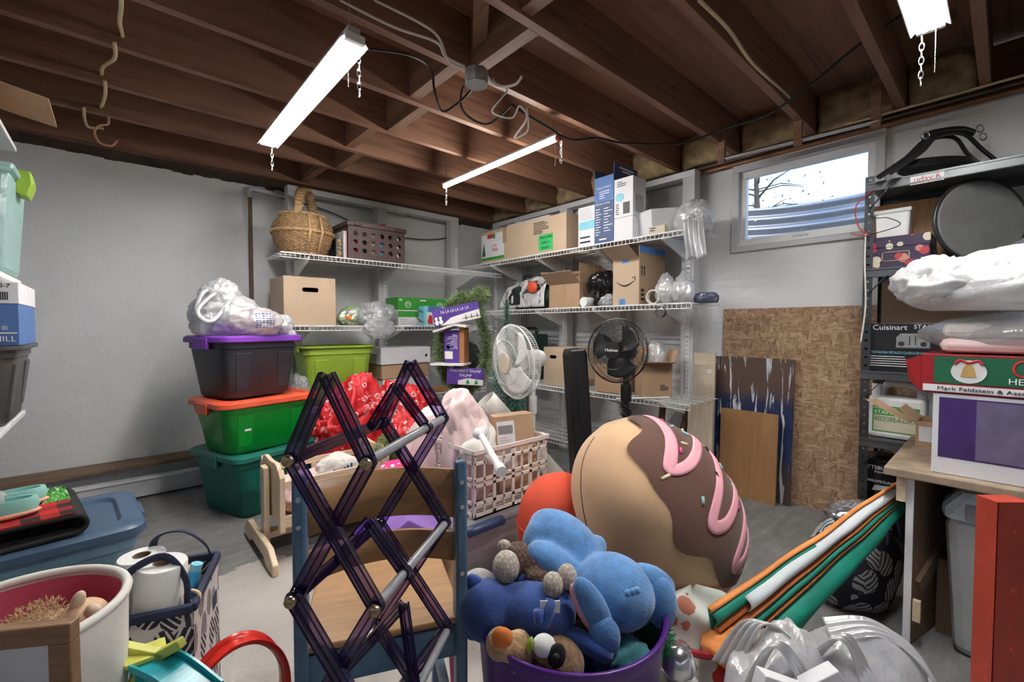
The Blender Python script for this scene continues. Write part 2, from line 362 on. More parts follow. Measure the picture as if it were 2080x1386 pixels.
plain('putty', (.66,.50,.30), .5); plain('bottle_blue', (.04,.33,.60), .35); plain('foil', (.66,.66,.68), .2, .9); plain('roll_vinyl', (.47,.44,.395), .5, var=.25, scale=9, bump=.1); plain('trash_grey', (.40,.41,.40), .4, var=.05); plain('trash_lid', (.55,.62,.64), .35, var=.05)
plain('particle', (.17,.105,.065), .8, var=.1, scale=40); plain('melamine', (.80,.80,.81), .4, var=.02); plain('bench_top', (.36,.27,.19), .7, var=.35, scale=12); plain('pail_black', (.012,.012,.013), .3); plain('handle_grey', (.33,.34,.35), .3, .3)
plain('rubber_mat', (.014,.014,.014), .8); plain('shoe_mint', (.30,.62,.55), .6); plain('shoe_teal', (.02,.33,.38), .6); plain('shoe_peach', (.72,.34,.22), .6); plain('magenta', (.35,.01,.10), .4); plain('glow_red', (.6,.08,.05), .4)
film('bag_white', (.86,.86,.87), .10, .3, .35); film('bag_clear', (.80,.82,.85), .48, .12, .3); film('bag_pink', (.80,.62,.62), .15, .3, .3, (.86,.84,.84)); film('bin_clear', (.66,.66,.70), .45, .2, .4); film('bin_green_clear', (.55,.82,.76), .25, .25, .4)
film('veg_bag', (.75,.80,.70), .08, .2, .2, (.30,.55,.12)); film('bag_blue', (.04,.06,.20), .3, .15, .2)
# translucent purple plastic of the accordion rack
t = NT('rack_purple'); out = t.t.nodes['Material Output']
tr = t.n('BsdfTransparent'); v = t.obj()
t.l(t.ramp(t.noise(v, 9, 2), [(.35, (.58,.44,.66)), (.65, (.60,.56,.80))]), tr.inputs[0])
gl = t.n('BsdfGlossy'); gl.inputs['Roughness'].default_value = .08; gl.inputs[0].default_value = (.75,.72,.95,1)
df = t.n('BsdfDiffuse'); df.inputs[0].default_value = (.05,.02,.12,1)
m1 = t.n('MixShader'); m1.inputs[0].default_value = .12; t.l(tr.outputs[0], m1.inputs[1]); t.l(df.outputs[0], m1.inputs[2])
lw = t.n('LayerWeight'); lw.inputs[0].default_value = .35
m2 = t.n('MixShader'); t.l(t.math('ADD', t.math('MULTIPLY', lw.outputs['Fresnel'], .7), .05), m2.inputs[0]); t.l(m1.outputs[0], m2.inputs[1]); t.l(gl.outputs[0], m2.inputs[2]); t.l(m2.outputs[0], out.inputs['Surface'])
plain('rack_edge', (.016,.012,.035), .18)
# window glass
t = NT('pane_glass'); out = t.t.nodes['Material Output']; tr = t.n('BsdfTransparent'); gl = t.n('BsdfGlossy'); gl.inputs['Roughness'].default_value = .02
m1 = t.n('MixShader'); m1.inputs[0].default_value = .08; t.l(tr.outputs[0], m1.inputs[1]); t.l(gl.outputs[0], m1.inputs[2]); t.l(m1.outputs[0], out.inputs['Surface'])
# lamps
t = NT('tube_glow'); t.b.inputs['Emission Color'].default_value = (1,.985,.955,1); t.b.inputs['Emission Strength'].default_value = TUBE_POWER; t.col((.9,.9,.9))
# patterned cloths
def leafcloth(name, ground, dark, light):
    t = NT(name).set(.8); v = t.obj((1,1,.72)); vo = t.voro(v, 15, rand=.75)
    inside = t.math('LESS_THAN', vo.outputs['Distance'], .50)
    cs = t.sep(vo.outputs['Color']); p = t.sep(t.obj()); 
    ph = t.math('ADD', t.math('MULTIPLY', t.math('ADD', p[0], p[1]), t.math('ADD', 330.0, 0.0)), t.math('MULTIPLY', t.math('MULTIPLY', p[2], t.math('SUBTRACT', cs[0], .5)), 700.0))
    st = t.math('GREATER_THAN', t.math('SINE', t.math('ADD', ph, t.math('MULTIPLY', t.noise(t.obj(), 25), 5))), .45)
    t.col(t.mix(inside, ground, t.mix(st, dark, light))); return t
leafcloth('leaf_cream', (.66,.60,.55), (.035,.028,.045), (.66,.60,.55)); leafcloth('leaf_black', (.012,.013,.022), (.42,.44,.43), (.03,.03,.04))
t = NT('snow_red').set(.45); v = t.obj(); vo = t.voro(v, 17, rand=.8); ds = vo.outputs['Distance']
ring = t.math('MULTIPLY', t.math('LESS_THAN', t.math('ABSOLUTE', t.math('SUBTRACT', ds, .26)), .08), t.math('GREATER_THAN', t.noise(v, 90, 2), .47))
dot = t.math('LESS_THAN', ds, .09)
t.col(t.mix(t.math('MAXIMUM', ring, dot), (.58,.012,.018), (.80,.62,.60))); t.bump(t.noise(v, 14, 4), .6, .012)
t = NT('floral').set(.5); v = t.obj(); vo = t.voro(v, 22); cs = t.sep(vo.outputs['Color'])
fl = t.ramp(cs[0], [(0, (.45,.03,.05)), (.3, (.60,.55,.42)), (.6, (.55,.22,.17)), (.8, (.28,.30,.30))], True)
t.col(t.mix(t.math('LESS_THAN', vo.outputs['Distance'], .42), (.03,.012,.05), fl))
t = NT('plaid_red').set(.9); p = t.sep(t.obj()); a = t.math('GREATER_THAN', t.math('SINE', t.math('MULTIPLY', p[0], 75)), 0); b = t.math('GREATER_THAN', t.math('SINE', t.math('MULTIPLY', p[1], 75)), 0)
t.col(t.mix(t.math('MULTIPLY', t.math('ADD', a, b), .5), (.55,.02,.015), (.015,.012,.012))); t.bump(t.noise(t.obj(), 150, 2), .6, .004)
t = NT('tree_mat').set(.9); n_ = t.noise(t.obj((20,4,20)), 4, 4, .6, 1); t.col(t.ramp(n_, [(.36, (.01,.015,.01)), (.45, (.03,.22,.02)), (.56, (.10,.42,.06)), (.62, (.75,.80,.75))])); t.bump(n_, .5, .006)
t = NT('dots_pink').set(.6); vo = t.voro(t.obj(), 32, rand=.15); t.col(t.mix(t.math('LESS_THAN', vo.outputs['Distance'], .30), (.72,.02,.20), (.9,.85,.86)))
t = NT('gingerbread_cloth').set(.8); vo = t.voro(t.obj(), 15, rand=.9); cs = t.sep(vo.outputs['Color']); t.col(t.mix(t.math('LESS_THAN', t.math('ADD', vo.outputs['Distance'], t.math('MULTIPLY', t.noise(t.obj(), 40), .3)), .58), (.62,.62,.56), t.ramp(cs[1], [(0, (.50,.03,.03)), (.45, (.45,.16,.10)), (.8, (.05,.25,.08))], True)))
t = NT('crochet_brown').set(.95); wv = t.obj((1,1,1)); n_ = t.voro(wv, 110, rand=.35).outputs['Distance']; t.col(t.ramp(n_, [(.2, (.17,.105,.075)), (.6, (.07,.04,.03))])); t.bump(n_, -.9, .006)
t = NT('crochet_cream').set(.95); n_ = t.voro(t.obj(), 110, rand=.35).outputs['Distance']; t.col(t.ramp(n_, [(.2, (.60,.53,.45)), (.6, (.36,.31,.26))])); t.bump(n_, -.9, .006)
t = NT('tent_print').set(.5); v = t.obj(); n_ = t.noise(v, 7, 4, .6, 1.5); t.col(t.ramp(n_, [(.36, (.03,.035,.03)), (.42, (.42,.40,.40)), (.58, (.74,.72,.74)), (.64, (.50,.48,.50)), (.70, (.10,.16,.06))]))
t = NT('galvanised').set(.35, .85); t.col((.62,.66,.70)); t.bump(t.noise(t.obj(), 20, 4), .1, .004)
plain('bark', (.10,.08,.06), .9); plain('foliage', (.08,.11,.06), .8, var=.5); plain('siding', (.72,.73,.74), .6); plain('gravel', (.30,.28,.26), .95, var=.4, scale=30)
# ================================================================ the room
XW, YW, ZW = 3.15, 3.90, 2.20
def struct(name, mb, mat, parent=None, **k):
    o = mb.build(name, mat, parent, **k)
    if parent is None: o['kind'] = 'structure'
    return o
struct('floor', MB().box(-2.2, 3.3, -2.6, 4.05, -.12, 0), 'concrete')
wl = struct('wall_left', MB().box(-2.3, 3.3, YW, YW+.16, 0, ZW), 'stucco')
WY0, WY1, WZ0, WZ1 = .505, 1.225, 1.645, 2.135
m = MB(); m.box(XW, XW+.15, -2.6, WY0, 0, ZW); m.box(XW, XW+.15, WY1, YW, 0, ZW); m.box(XW, XW+.15, WY0, WY1, 0, WZ0); m.box(XW, XW+.15, WY0, WY1, WZ1, ZW)
wr = struct('wall_right', m, 'stucco')
struct('wall_back', MB().box(-2.3, 3.3, -2.75, -2.6, 0, ZW), 'stucco')
struct('wall_near', MB().box(-2.35, -2.2, -2.75, 4.05, 0, ZW), 'stucco')
# sill plates with a ragged dirty line over the stucco
m = MB(); m.box(-2.3, 3.3, YW-.02, YW+.16, ZW, ZW+.04)
for i in range(70):
    x = -.9 + i*.058; h = .012+.03*abs(noise.noise(Vector((i*.7, 0, 0)))); m.box(x, x+.06, YW-.012, YW+.01, ZW-h, ZW+.01)
m.build('sill_plate', 'gunk', wl)
m = MB(); m.box(XW-.02, XW+.15, -2.6, 3.9, ZW, ZW+.04)
for i in range(60):
    y = -.6 + i*.075; h = .01+.03*abs(noise.noise(Vector((i*.9, 3, 0)))); m.box(XW-.012, XW+.01, y, y+.076, ZW-h, ZW+.01)
m.build('sill_plate', 'gunk', wr)
# baseboard along the white wall: dirty wood ledge above a metal cover strip
bb = struct('baseboard_left', MB().box(-2.2, 1.0, 3.67, 3.69, .015, .125), 'grey_paint')
MB().box(-2.2, 1.0, 3.71, YW, .19, .215).build('ledge', 'old_wood', bb)
MB().box(-2.2, 1.0, 3.78, YW, 0, .19).build('recess', 'grey_paint', bb)
MB().box(-2.2, 1.0, 3.66, 3.72, .12, .132).build('cover_lip', 'white_metal', bb)
# ceiling: plywood subfloor, joists, blocking
ZJ, ZS = 2.24, 2.475
ce = struct('ceiling', MB().box(-2.3, 3.3, -2.75, 4.05, ZS+.004, ZS+.05), 'subfloor')
for i in range(3):
    for k in range(6):
        x0 = -2.2+i*1.83 + (0.9 if k % 2 else 0) - .9; y0 = -2.7+k*1.22
        MB().box(max(x0,-2.25)+.002, min(x0+1.83, 3.3)-.002, y0+.002, min(y0+1.22, 4.0)-.002, ZS-.008, ZS+.006).build('plywood_panel', 'subfloor', ce)
JY = [3.80, 3.28, 2.87, 2.46, 2.05, 1.64, 1.23, .80, .40, .10, -.04, -.45, -.86, -1.27, -1.68, -2.09, -2.5]
jm = MB().box(-2.25, XW+.06, -.019, .019, 0, ZS-ZJ-.006).mesh('joist'); jm.materials.append(M('joist_wood'))
for i, y in enumerate(JY):
    o = bpy.data.objects.new('joist', jm); COL.objects.link(o); o.parent = ce; o.location = (.37*math.sin(i*5.1), y, ZJ) if i > 40 else (0, y, ZJ)
MB().box(-2.3, XW+.1, 3.83, 3.98, ZJ, ZS-.01).build('rim_joist', 'joist_wood', ce)
MB().box(XW+.062, XW+.10, -2.7, 3.9, ZJ, ZS-.01).build('rim_joist', 'joist_wood_y', ce)
for i in range(len(JY)-1):
    y1, y0 = JY[i]-.021, JY[i+1]+.021
    if y1-y0 < .2: continue
    if i >= 0: 
        xb = 1.18 + (.05 if i % 2 else -.03)
        MB().box(xb-.028, xb+.028, y0, y1, ZJ+(.0 if i % 2 else .012), ZS-.01).build('blocking', 'joist_wood_y', ce)
    MB().grid(lambda u, v: (XW-.03-.05*math.sin(math.pi*min(1, u*1.15))**.4*math.sin(math.pi*v)**.3-.03*noise.noise(Vector((u*3+i*5, v*4, i))), y0+(y1-y0)*v, ZJ+.0+(ZS-ZJ-.01)*u), 12, 18).build('insulation_batt', 'insulation', ce, smooth=180, solid=.01)
MB().bar((.98, 1.25, 2.36), (1.25, 1.62, 2.33), .06, .02).build('wood_lath', 'joist_wood_y', ce)
# ---------------------------------------------------------------- window
wn = bpy.data.objects.new('window_1', None); COL.objects.link(wn); wn['kind'] = 'structure'; wn.location = (XW, (WY0+WY1)/2, WZ0)
hw, hh = (WY1-WY0)/2, WZ1-WZ0
m = MB(); f = .05
m.box(-.03, .012, -hw-.04, hw+.04, hh-.008, hh+.045); m.box(-.03, .012, -hw-.04, hw+.04, -.045, .0); m.box(-.03, .012, -hw-.04, -hw+.004, .0, hh-.008); m.box(-.03, .012, hw-.004, hw+.04, .0, hh-.008)
m.build('window_trim', 'grey_paint', wn, bev=.004)
m = MB(); m.box(.0, .04, -hw, hw, hh-f, hh); m.box(.0, .04, -hw, hw, 0, f*.8); m.box(.0, .04, -hw, -hw+f*.8, f*.8, hh-f); m.box(.0, .04, hw-f*.8, hw, f*.8, hh-f)
m.build('sash', 'white_paint', wn, bev=.003)
MB().box(.018, .022, -hw+.03, hw-.03, .03, hh-.03).build('pane', 'pane_glass', wn)
MB().box(-.035, .0, -hw, hw, -.012, .004).build('window_sill', 'white_paint', wn)
MB().box(-.02, .0, -.04, .04, .0, .02).build('latch', 'zinc', wn, bev=.002)
# ---------------------------------------------------------------- outside the window
mb = MB()
def well(u, v):
    a = math.pi*u; z = 1.50+.53*v; r = .60+.012*math.sin(v*2*math.pi*7)
    return (XW+.16+r*math.sin(a), .865-.75*math.cos(a)*r/.6, z)
o = mb.grid(well, 40, 70).build('window_well', 'galvanised', smooth=180, solid=.002); tag(o, 'curved corrugated steel window well seen outside the basement window', 'window well')
o = MB().box(XW+.16, 9, -5, 7, 1.40, 1.50).build('ground_outside', 'gravel'); o['kind'] = 'structure'
t = thing('board_fence', 'pale board fence standing outside the basement window', 'fence', (XW+1.35, .9, 1.5), R(90))
for i in range(16): MB().box(-1.6+i*.2, -1.6+i*.2+.19, 0, .02, 0, .62).build('board', 'siding', t)
MB().box(-1.65, 1.65, -.04, 0, .48, .56).build('rail', 'siding', t)
random.seed(4)
for k, (x, y) in enumerate(((5.4, 1.9), (6.0, .3))):
    t = thing('tree', ['leafy bare-branched tree beyond the board fence outside window', 'darker bushy tree beside the bare-branched one outside window'][k], 'tree', (x, y, 1.5))
    m = MB(); m.tube([(0,0,0), (.02,0,.6), (0,.03,1.3)], [.05,.04,.02], 6)
    for i in range(22):
        a = random.uniform(0, 6.28); z = random.uniform(.35, 1.3); L = random.uniform(.3, .7)
        m.tube([(0,0,z), (L*.5*math.cos(a), L*.5*math.sin(a), z+.15*L), (L*math.cos(a), L*math.sin(a), z+.1)], [.012,.008,.003], 4)
    m.build('trunk', 'bark', t)
    m = MB()
    for i in range(900 if k else 320):
        a = random.uniform(0, 6.28); r_ = random.uniform(.05, .75); z = random.uniform(.3, 1.5); p = Vector((r_*math.cos(a), r_*math.sin(a), z)); d = Vector((random.gauss(0,1), random.gauss(0,1), random.gauss(0,1))).normalized()*.04
        m.add([p, p+d, p+d.cross(Vector((0,0,1)))*.6], [(0,1,2)])
    m.build('foliage', 'foliage', t, kind='stuff')
# ---------------------------------------------------------------- shop lights
def chain(m, p, n, s=.012):
    x, y, z = p
    for i in range(n):
        pts = []
        for j in range(10):
            a = 2*math.pi*j/10; u, v_ = .45*s*math.cos(a), s*1.05*math.sin(a)
            pts.append((x+u if i % 2 else x, y if i % 2 else y+u, z-i*s*1.65-s+v_))
        m.tube(pts, s*.13, 5, closed=True)
def shop_light(label, x, y0, y1, z, two=True, chains=(5, 8), loc=None, rz=0):
    t = thing('shop_light', label, 'light', loc or (x, (y0+y1)/2, z), rz); h = (y1-y0)/2
    if two:
        MB().prism([(-.052,.0),(-.026,.03),(.026,.03),(.052,.0),(.049,0),(.024,.027),(-.024,.027),(-.049,0)], -h, h).build('reflector', 'white_metal', t)
        MB().prism([(-.022,.03),(-.022,.055),(.022,.055),(.022,.03)], -h, h).build('housing', 'grey_card', t)
        for sx in (-.024, .024): MB().cyl((sx, -h+.02, .012), (sx, h-.02, .012), .0125, n=12).build('tube_lamp', 'tube_glow', t, smooth=60)
        for sy in (-1, 1): MB().box(-.036, .036, sy*h-.010, sy*h+.010, .0, .03).build('end_cap', 'white_metal', t, bev=.003)
    else:
        MB().box(-.014, .014, -h, h, .012, .024).build('housing', 'white_metal', t)
        MB().cyl((0, -h+.02, 0), (0, h-.02, 0), .0145, n=12).build('tube_lamp', 'tube_glow', t, smooth=60)
        for sy in (-1, 1): MB().cyl((0, sy*(h-.022), 0), (0, sy*h, 0), .017, n=12).build('end_cap', 'glow_red', t)
    for sy, n in zip((-1, 1), chains):
        m = MB(); chain(m, (0.02, sy*(h-.01), -.01), n, .014); m.build('chain', 'steel', t)
        m = MB(); m.tube([(0, sy*(h-.05), .05 if two else .02), (0, sy*(h-.04), ZJ+.03-z)], .0015, 5); m.build('hanging_wire', 'zinc', t)
    m = MB()
    for i in range(26): m.ell((-.015, -h+.02, -.01-i*.0055), (.0018,.0018,.0018), n=5, k=4)
    m.build('pull_cord', 'steel', t)
    return t
shop_light('double shop light with white reflector hung beside the open joists above plaster wall', .65, 1.56, 2.76, 2.10, True, (7, 5))
shop_light('bare single tube light hanging over the wire shelf corner', 1.77, 1.60, 2.72, 2.10, False, (5, 5))
shop_light('double shop light above the dark steel shelving', 0, -.6, .6, 2.10, True, (7, 5), (1.48, .20, 2.10), R(90))
# ---------------------------------------------------------------- cables, pipes, hooks on the joists
def cord(name, label, cat, pts, r, mat, parent=None, n=6, k=6):
    c = Vector(pts[0]); t = MB().tube([Vector(p)-c for p in spline(pts, k)], r, n).build(name, mat, parent, smooth=180)
    if parent is None: t.location = c; tag(t, label, cat)
    return t
def C(px, py, d): return tuple(at(px, py, d))
cord('power_cord', 'long black cord sagging from single tube light to dark steel shelving end', 'cord',
     [C(1040,212,2.0), C(1065,230,2.05), C(1110,257,2.2), C(1160,284,2.35), C(1215,281,2.42), C(1260,290,2.48), C(1330,293,2.55), C(1395,289,2.55), C(1470,262,2.45), C(1560,232,2.3), C(1650,170,2.15), C(1740,95,2.0), C(1850,20,1.85), C(1900,2,1.75)], .006, 'black_cord')
cord('power_cord', 'black cord looping below the blocking between the two hanging lights', 'cord',
     [(.70,1.62,2.13), (.9,1.63,2.19), C(875,140,1.95), C(882,180,1.95), C(898,226,1.95), C(935,205,1.95), C(958,180,1.95), C(940,178,1.97), C(940,225,1.97), C(990,252,1.98), C(1040,212,2.0)], .005, 'black_cord')
cord('white_cable', 'white cable running on the joist into metal junction box', 'cable',
     [C(690,0,1.62), C(800,55,1.66), C(885,85,1.70), C(905,115,1.72), C(945,135,1.74)], .005, 'white_cord')
cord('white_cable', 'second white cable stapled beside the one into junction box', 'cable', [C(760,0,1.66), C(850,45,1.68), C(890,75,1.70), C(912,125,1.74), C(946,140,1.75)], .005, 'white_cord')
cord('white_cable', 'short white cable curling out of the junction box', 'cable', [C(990,155,1.76), C(1010,175,1.76), C(1045,172,1.74), C(1060,155,1.72)], .005, 'white_cord')
cord('white_cable', 'loose white wire tangle dangling near the single tube light', 'cable', [(1.33,1.628,2.27), (1.33,1.60,2.22), C(1030,182,1.95), C(1018,200,1.95), C(1000,228,1.95), C(1040,240,1.95), C(1055,215,1.95), C(1070,240,1.95), C(1045,280,1.95), C(1072,265,1.95), C(1070,220,1.96)], .004, 'white_cord')
t = thing('junction_box', 'octagonal galvanised junction box fixed under a joist', 'electrical box', C(968,160,1.76))
MB().lathe([(.042,-.02),(.045,-.018),(.045,.03),(.042,.032)], 8).build('body', 'zinc', t); MB().lathe([(.046,-.024),(.046,-.02)], 8).build('cover', 'steel', t)
for i, (a, b, c, ya, yb) in enumerate(((C(246,14,1), C(243,45,1), C(248,68,1), 2.05, 2.40), (C(233,118,1), C(210,135,1), C(206,150,1), 2.46, 2.84), (C(214,190,1), C(208,212,1), C(204,218,1), 2.87, 3.26), (C(172,240,1), C(180,258,1), C(207,260,1), 3.29, 3.6))):
    def hit(p, Y): p = Vector(p); dv = p-Vector((0,0,H)); return Vector((0,0,H))+dv*(Y/dv.y)
    p, q, s = hit(a, ya), hit(b, (ya+yb)/2), hit(c, yb)
    cord('romex_loop', ['yellow cable loop piercing the joist farthest from the plaster wall','yellow cable loop through the second joist out from ceiling hook','yellow cable loop in the joist bay just above the ceiling hook','yellow cable loop against the rim joist over plaster wall'][i], 'cable', [p+Vector((0,-.05,.04)), p, q, s, s+Vector((0,.05,.01))], .007, 'romex')['group'] = 'cable loops through the joists'
cord('romex_cable', 'pale yellow cable stapled down the joist to the window pipe', 'cable', [C(1420,0,1.55), C(1480,60,1.7), C(1530,130,1.95), C(1600,195,2.3), C(1628,235,2.6), C(1690,255,2.75), (XW-.07,.60,2.235), (XW-.07,.2,2.235), (XW-.07,-.6,2.235)], .007, 'romex')
hk = thing('ceiling_hook', 'orange coated screw hook in a joist bottom', 'hook', (XL(232,3.28), 3.28, ZJ))
MB().tube(spline([(0,0,.01),(0,0,-.04),(-.035,0,-.06),(-.055,0,-.10),(-.035,0,-.15),(.01,0,-.155),(.035,0,-.12)], 8), .0055, 8).build('hook', 'hook_coat', hk, smooth=180)
MB().cyl((0,0,-.0),(0,0,-.03), .007, n=8).build('screw_shank', 'steel', hk)
o = MB().cyl((0,-2.5,0),(0,3.85,0), .013, n=10).build('copper_pipe', 'copper', smooth=60); o.location = (XW-.035, 0, 2.185); tag(o, 'long copper pipe running along wall top above the window', 'pipe')
o = MB().cyl((0,-2.5,0),(0,2.0,0), .008, n=8).build('thin_pipe', 'rust_pipe', smooth=60); o.location = (XW-.04, 0, 2.215); tag(o, 'thin dark pipe just over the copper pipe', 'pipe')
pp = thing('wall_pipe', 'rusty vertical pipe with white elbow on the plaster wall', 'pipe', (XL(513, 3.86), 3.86, 0))
MB().cyl((0,0,.0),(0,0,2.1), .014, n=10).build('riser', 'rust_pipe', pp, smooth=60)
MB().tube(spline([(0,0,2.08),(0,0,2.13),(.03,0,2.15),(.3,0,2.13)], 5), .018, 8).build('elbow', 'grey_paint', pp, smooth=60)
hr = thing('hanging_rail', 'steel rod held by three wooden hangers in front of window', 'rail', (2.78, 1.0, 2.1))
pts = []
for px, py in ((1466,330),(1621,292),(1779,255)):
    p = on_z(px, py, 2.12); q = p-Vector((2.78,1.0,2.1)); pts.append(q)
    MB().box(q.x-.012, q.x+.012, q.y-.02, q.y+.02, q.z-.01, ZJ-2.1+.12).build('hanger', 'joist_wood_y', hr)
MB().cyl(pts[0]+Vector((0,.02,.02)), pts[2]+Vector((0,-.02,.02)), .012, n=10).build('rod', 'steel', hr, smooth=60)
# ================================================================ wall frames and wire shelves
def wire_shelf(label, loc, rz, L, D, brk, group):
    t = thing('wire_shelf', label, 'shelf', loc, rz, group)
    m = MB(); n = int(L/.0254)
    for i in range(n+1):
        x = i*L/n; m.tube([(x, .003, .0), (x, D, .0)], .0016, 4, caps=False)
    for y in (.0, .10, .20, .30, D): m.tube([(0, y, -.003), (L, y, -.003)], .003, 5)
    m.build('wire_deck', 'white_metal', t, kind='stuff')
    m = MB(); n = int(L/.031)
    for i in range(n+1):
        x = i*L/n; m.tube([(x, 0, .0), (x, 0, -.032)], .0021, 4, caps=False)
    m.tube([(0, 0, -.033), (L, 0, -.033)], .0034, 6); m.tube([(0, 0, .001), (L, 0, .001)], .0034, 6)
    m.build('front_lip', 'white_metal', t, kind='stuff')
    for x in brk:
        MB().prism([(D, -.005), (D, -.13), (D-.03, -.13), (.05, -.03), (.05, -.005)], x-.006, x+.006, 'x').build('bracket', 'white_metal', t)
    return t
def frame(label, loc, rz, L, posts, hi=2.19):
    t = thing('shelf_frame', label, 'frame', loc, rz)
    for x in posts:
        p = MB().box(x-.045, x+.045, 0, .085, 0, hi-.045).build('post', 'grey_paint', t, bev=.003)
        s = MB(); s.box(x-.001, x+.004, -.012, 0, .08, hi-.3); s.box(x+.020, x+.025, -.012, 0, .08, hi-.3); s.box(x+.009, x+.015, -.012, -.010, .08, hi-.3)
        for k in range(59):
            za, zb = (.08 if k == 0 else .105+k*.03), (hi-.3 if k == 58 else .12+k*.03)
            for xa in (x+.004, x+.015): s.box(xa, xa+.005, -.012, -.010, za, zb)
        st = s.build('standard', 'white_metal', t)
    MB().box(posts[0]-.045, posts[-1]+.045, 0, .085, hi-.045, hi).build('top_rail', 'grey_paint', t, bev=.003)
    return t
frame('grey painted stud frame fixed on the plaster wall, wicker basket before it', (0, 3.70, 0), 0, 1, [1.05, 1.78, 2.545])
G1 = 'wire shelves on the plaster wall'; G2 = 'wire shelves on the window wall'
LZ = (1.61, 1.105, .52); RZ_ = (1.695, 1.245, .62, .20)
wire_shelf('white wire shelf holding the wicker basket and brown crate', (.845, 3.30, LZ[0]), 0, 1.965, .395, (.20, .93, 1.70), G1)
wire_shelf('white wire shelf holding the cut-handle cardboard box and green boxes', (.90, 3.30, LZ[1]), 0, 1.80, .395, (.15, .88, 1.645), G1)
wire_shelf('white wire shelf holding the lime green tub', (.90, 3.30, LZ[2]), 0, 1.72, .395, (.15, .88, 1.645), G1)
FR = frame('grey painted stud frame on the window wall behind stacked boxes', (3.0, 0, 0), R(-90), 1, [-3.62, -3.27, -2.67, -2.06, -1.51])
wire_shelf('white wire shelf holding the long tree carton and tall blue carton', (2.605, 3.68, RZ_[0]), R(-90), 2.395, .39, (.41, 1.01, 1.62, 2.17), G2)
wire_shelf('white wire shelf holding the tent bag and smile-printed carton', (2.605, 3.68, RZ_[1]), R(-90), 2.395, .39, (.41, 1.01, 1.62, 2.17), G2)
wire_shelf('white wire shelf behind the black pedestal fan', (2.605, 3.25, RZ_[2]), R(-90), 1.965, .39, (.58, 1.19, 1.74), G2)
wire_shelf('lowest white wire shelf close to floor behind the vinyl roll', (2.605, 3.25, RZ_[3]), R(-90), 1.75, .39, (.58, 1.19, 1.70), G2)
# ---------------------------------------------------------------- carton helper
def carton(name, label, cat, loc, rz, w, d, h, mat='cardboard', flaps=None, group=None, inner='cardboard_dark', tape=None, rot=None, th=.005, hole=None):
    """closed carton, or an open one with flaps = {'f': angle, 'b':..., 'l':..., 'r':...}; local front is -y, origin at base centre front"""
    t = thing(name, label, cat, loc, rz, group, rot)
    x0, x1 = -w/2, w/2
    if flaps is None:
        if hole:
            m = MB(); m.hole_plate(x0, x1, 0, h, *hole, 0, th); m.box(x0, x1, d-th, d, 0, h); m.box(x0, x0+th, th, d-th, 0, h); m.box(x1-th, x1, th, d-th, 0, h); m.box(x0+th, x1-th, th, d-th, 0, th); m.box(x0+th, x1-th, th, d-th, h-th, h); m.build('body', mat, t)
        else: MB().box(x0, x1, 0, d, 0, h).build('body', mat, t, bev=.002)
        m = MB().box(x0+.001, x1-.001, d/2-.02, d/2+.02, h-.001, h+.0006); m.build('lid_tape', 'tape_tan' if mat.startswith('card') else mat, t)
    else:
        m = MB(); m.box(x0, x1, 0, th, 0, h); m.box(x0, x1, d-th, d, 0, h); m.box(x0, x0+th, th, d-th, 0, h); m.box(x1-th, x1, th, d-th, 0, h); m.box(x0+th, x1-th, th, d-th, 0, th)
        m.build('body', mat, t)
        for k, a in flaps.items():
            ln = (d if k in 'fb' else w)*.48; a = R(a)   # angle from vertical, outward positive
            o, s = math.sin(a)*ln, math.cos(a)*ln
            q = {'f': [(x0,0,h),(x1,0,h),(x1,-o,h+s),(x0,-o,h+s)], 'b': [(x0,d,h),(x1,d,h),(x1,d+o,h+s),(x0,d+o,h+s)],
                 'l': [(x0,0,h),(x0,d,h),(x0-o,d,h+s),(x0-o,0,h+s)], 'r': [(x1,0,h),(x1,d,h),(x1+o,d,h+s),(x1+o,0,h+s)]}[k]
            MB().add(q, [(0,1,2,3)]).build('flap', mat, t, solid=.004)
    if tape: MB().box(-.025, .025, -.0012, .0005, tape[0]*h, tape[1]*h).build('tape', 'tape_tan', t)
    return t
def panel(t, x0, x1, z0, z1, mat, y=-.0012, name='printed_panel', label=None):
    return MB().box(x0, x1, y, y+.0011, z0, z1).build(name, mat, t, label=label)
def side(t, x, y0, y1, z0, z1, mat, name='printed_panel'):
    return MB().box(x, x+.0011, y0, y1, z0, z1).build(name, mat, t)
def lines(t, x0, x1, z0, z1, n, mat='ink_white', y=-.0024, h=.004, seed=1, name='print_lines'):
    rnd = random.Random(seed); m = MB()
    for i in range(n):
        z = z1-(z1-z0)*(i+.5)/n; m.box(x0, x0+(x1-x0)*rnd.uniform(.45, 1), y, y+.001, z-h/2, z+h/2)
    return m.build(name, mat, t, kind='stuff')
E90 = R(-90)
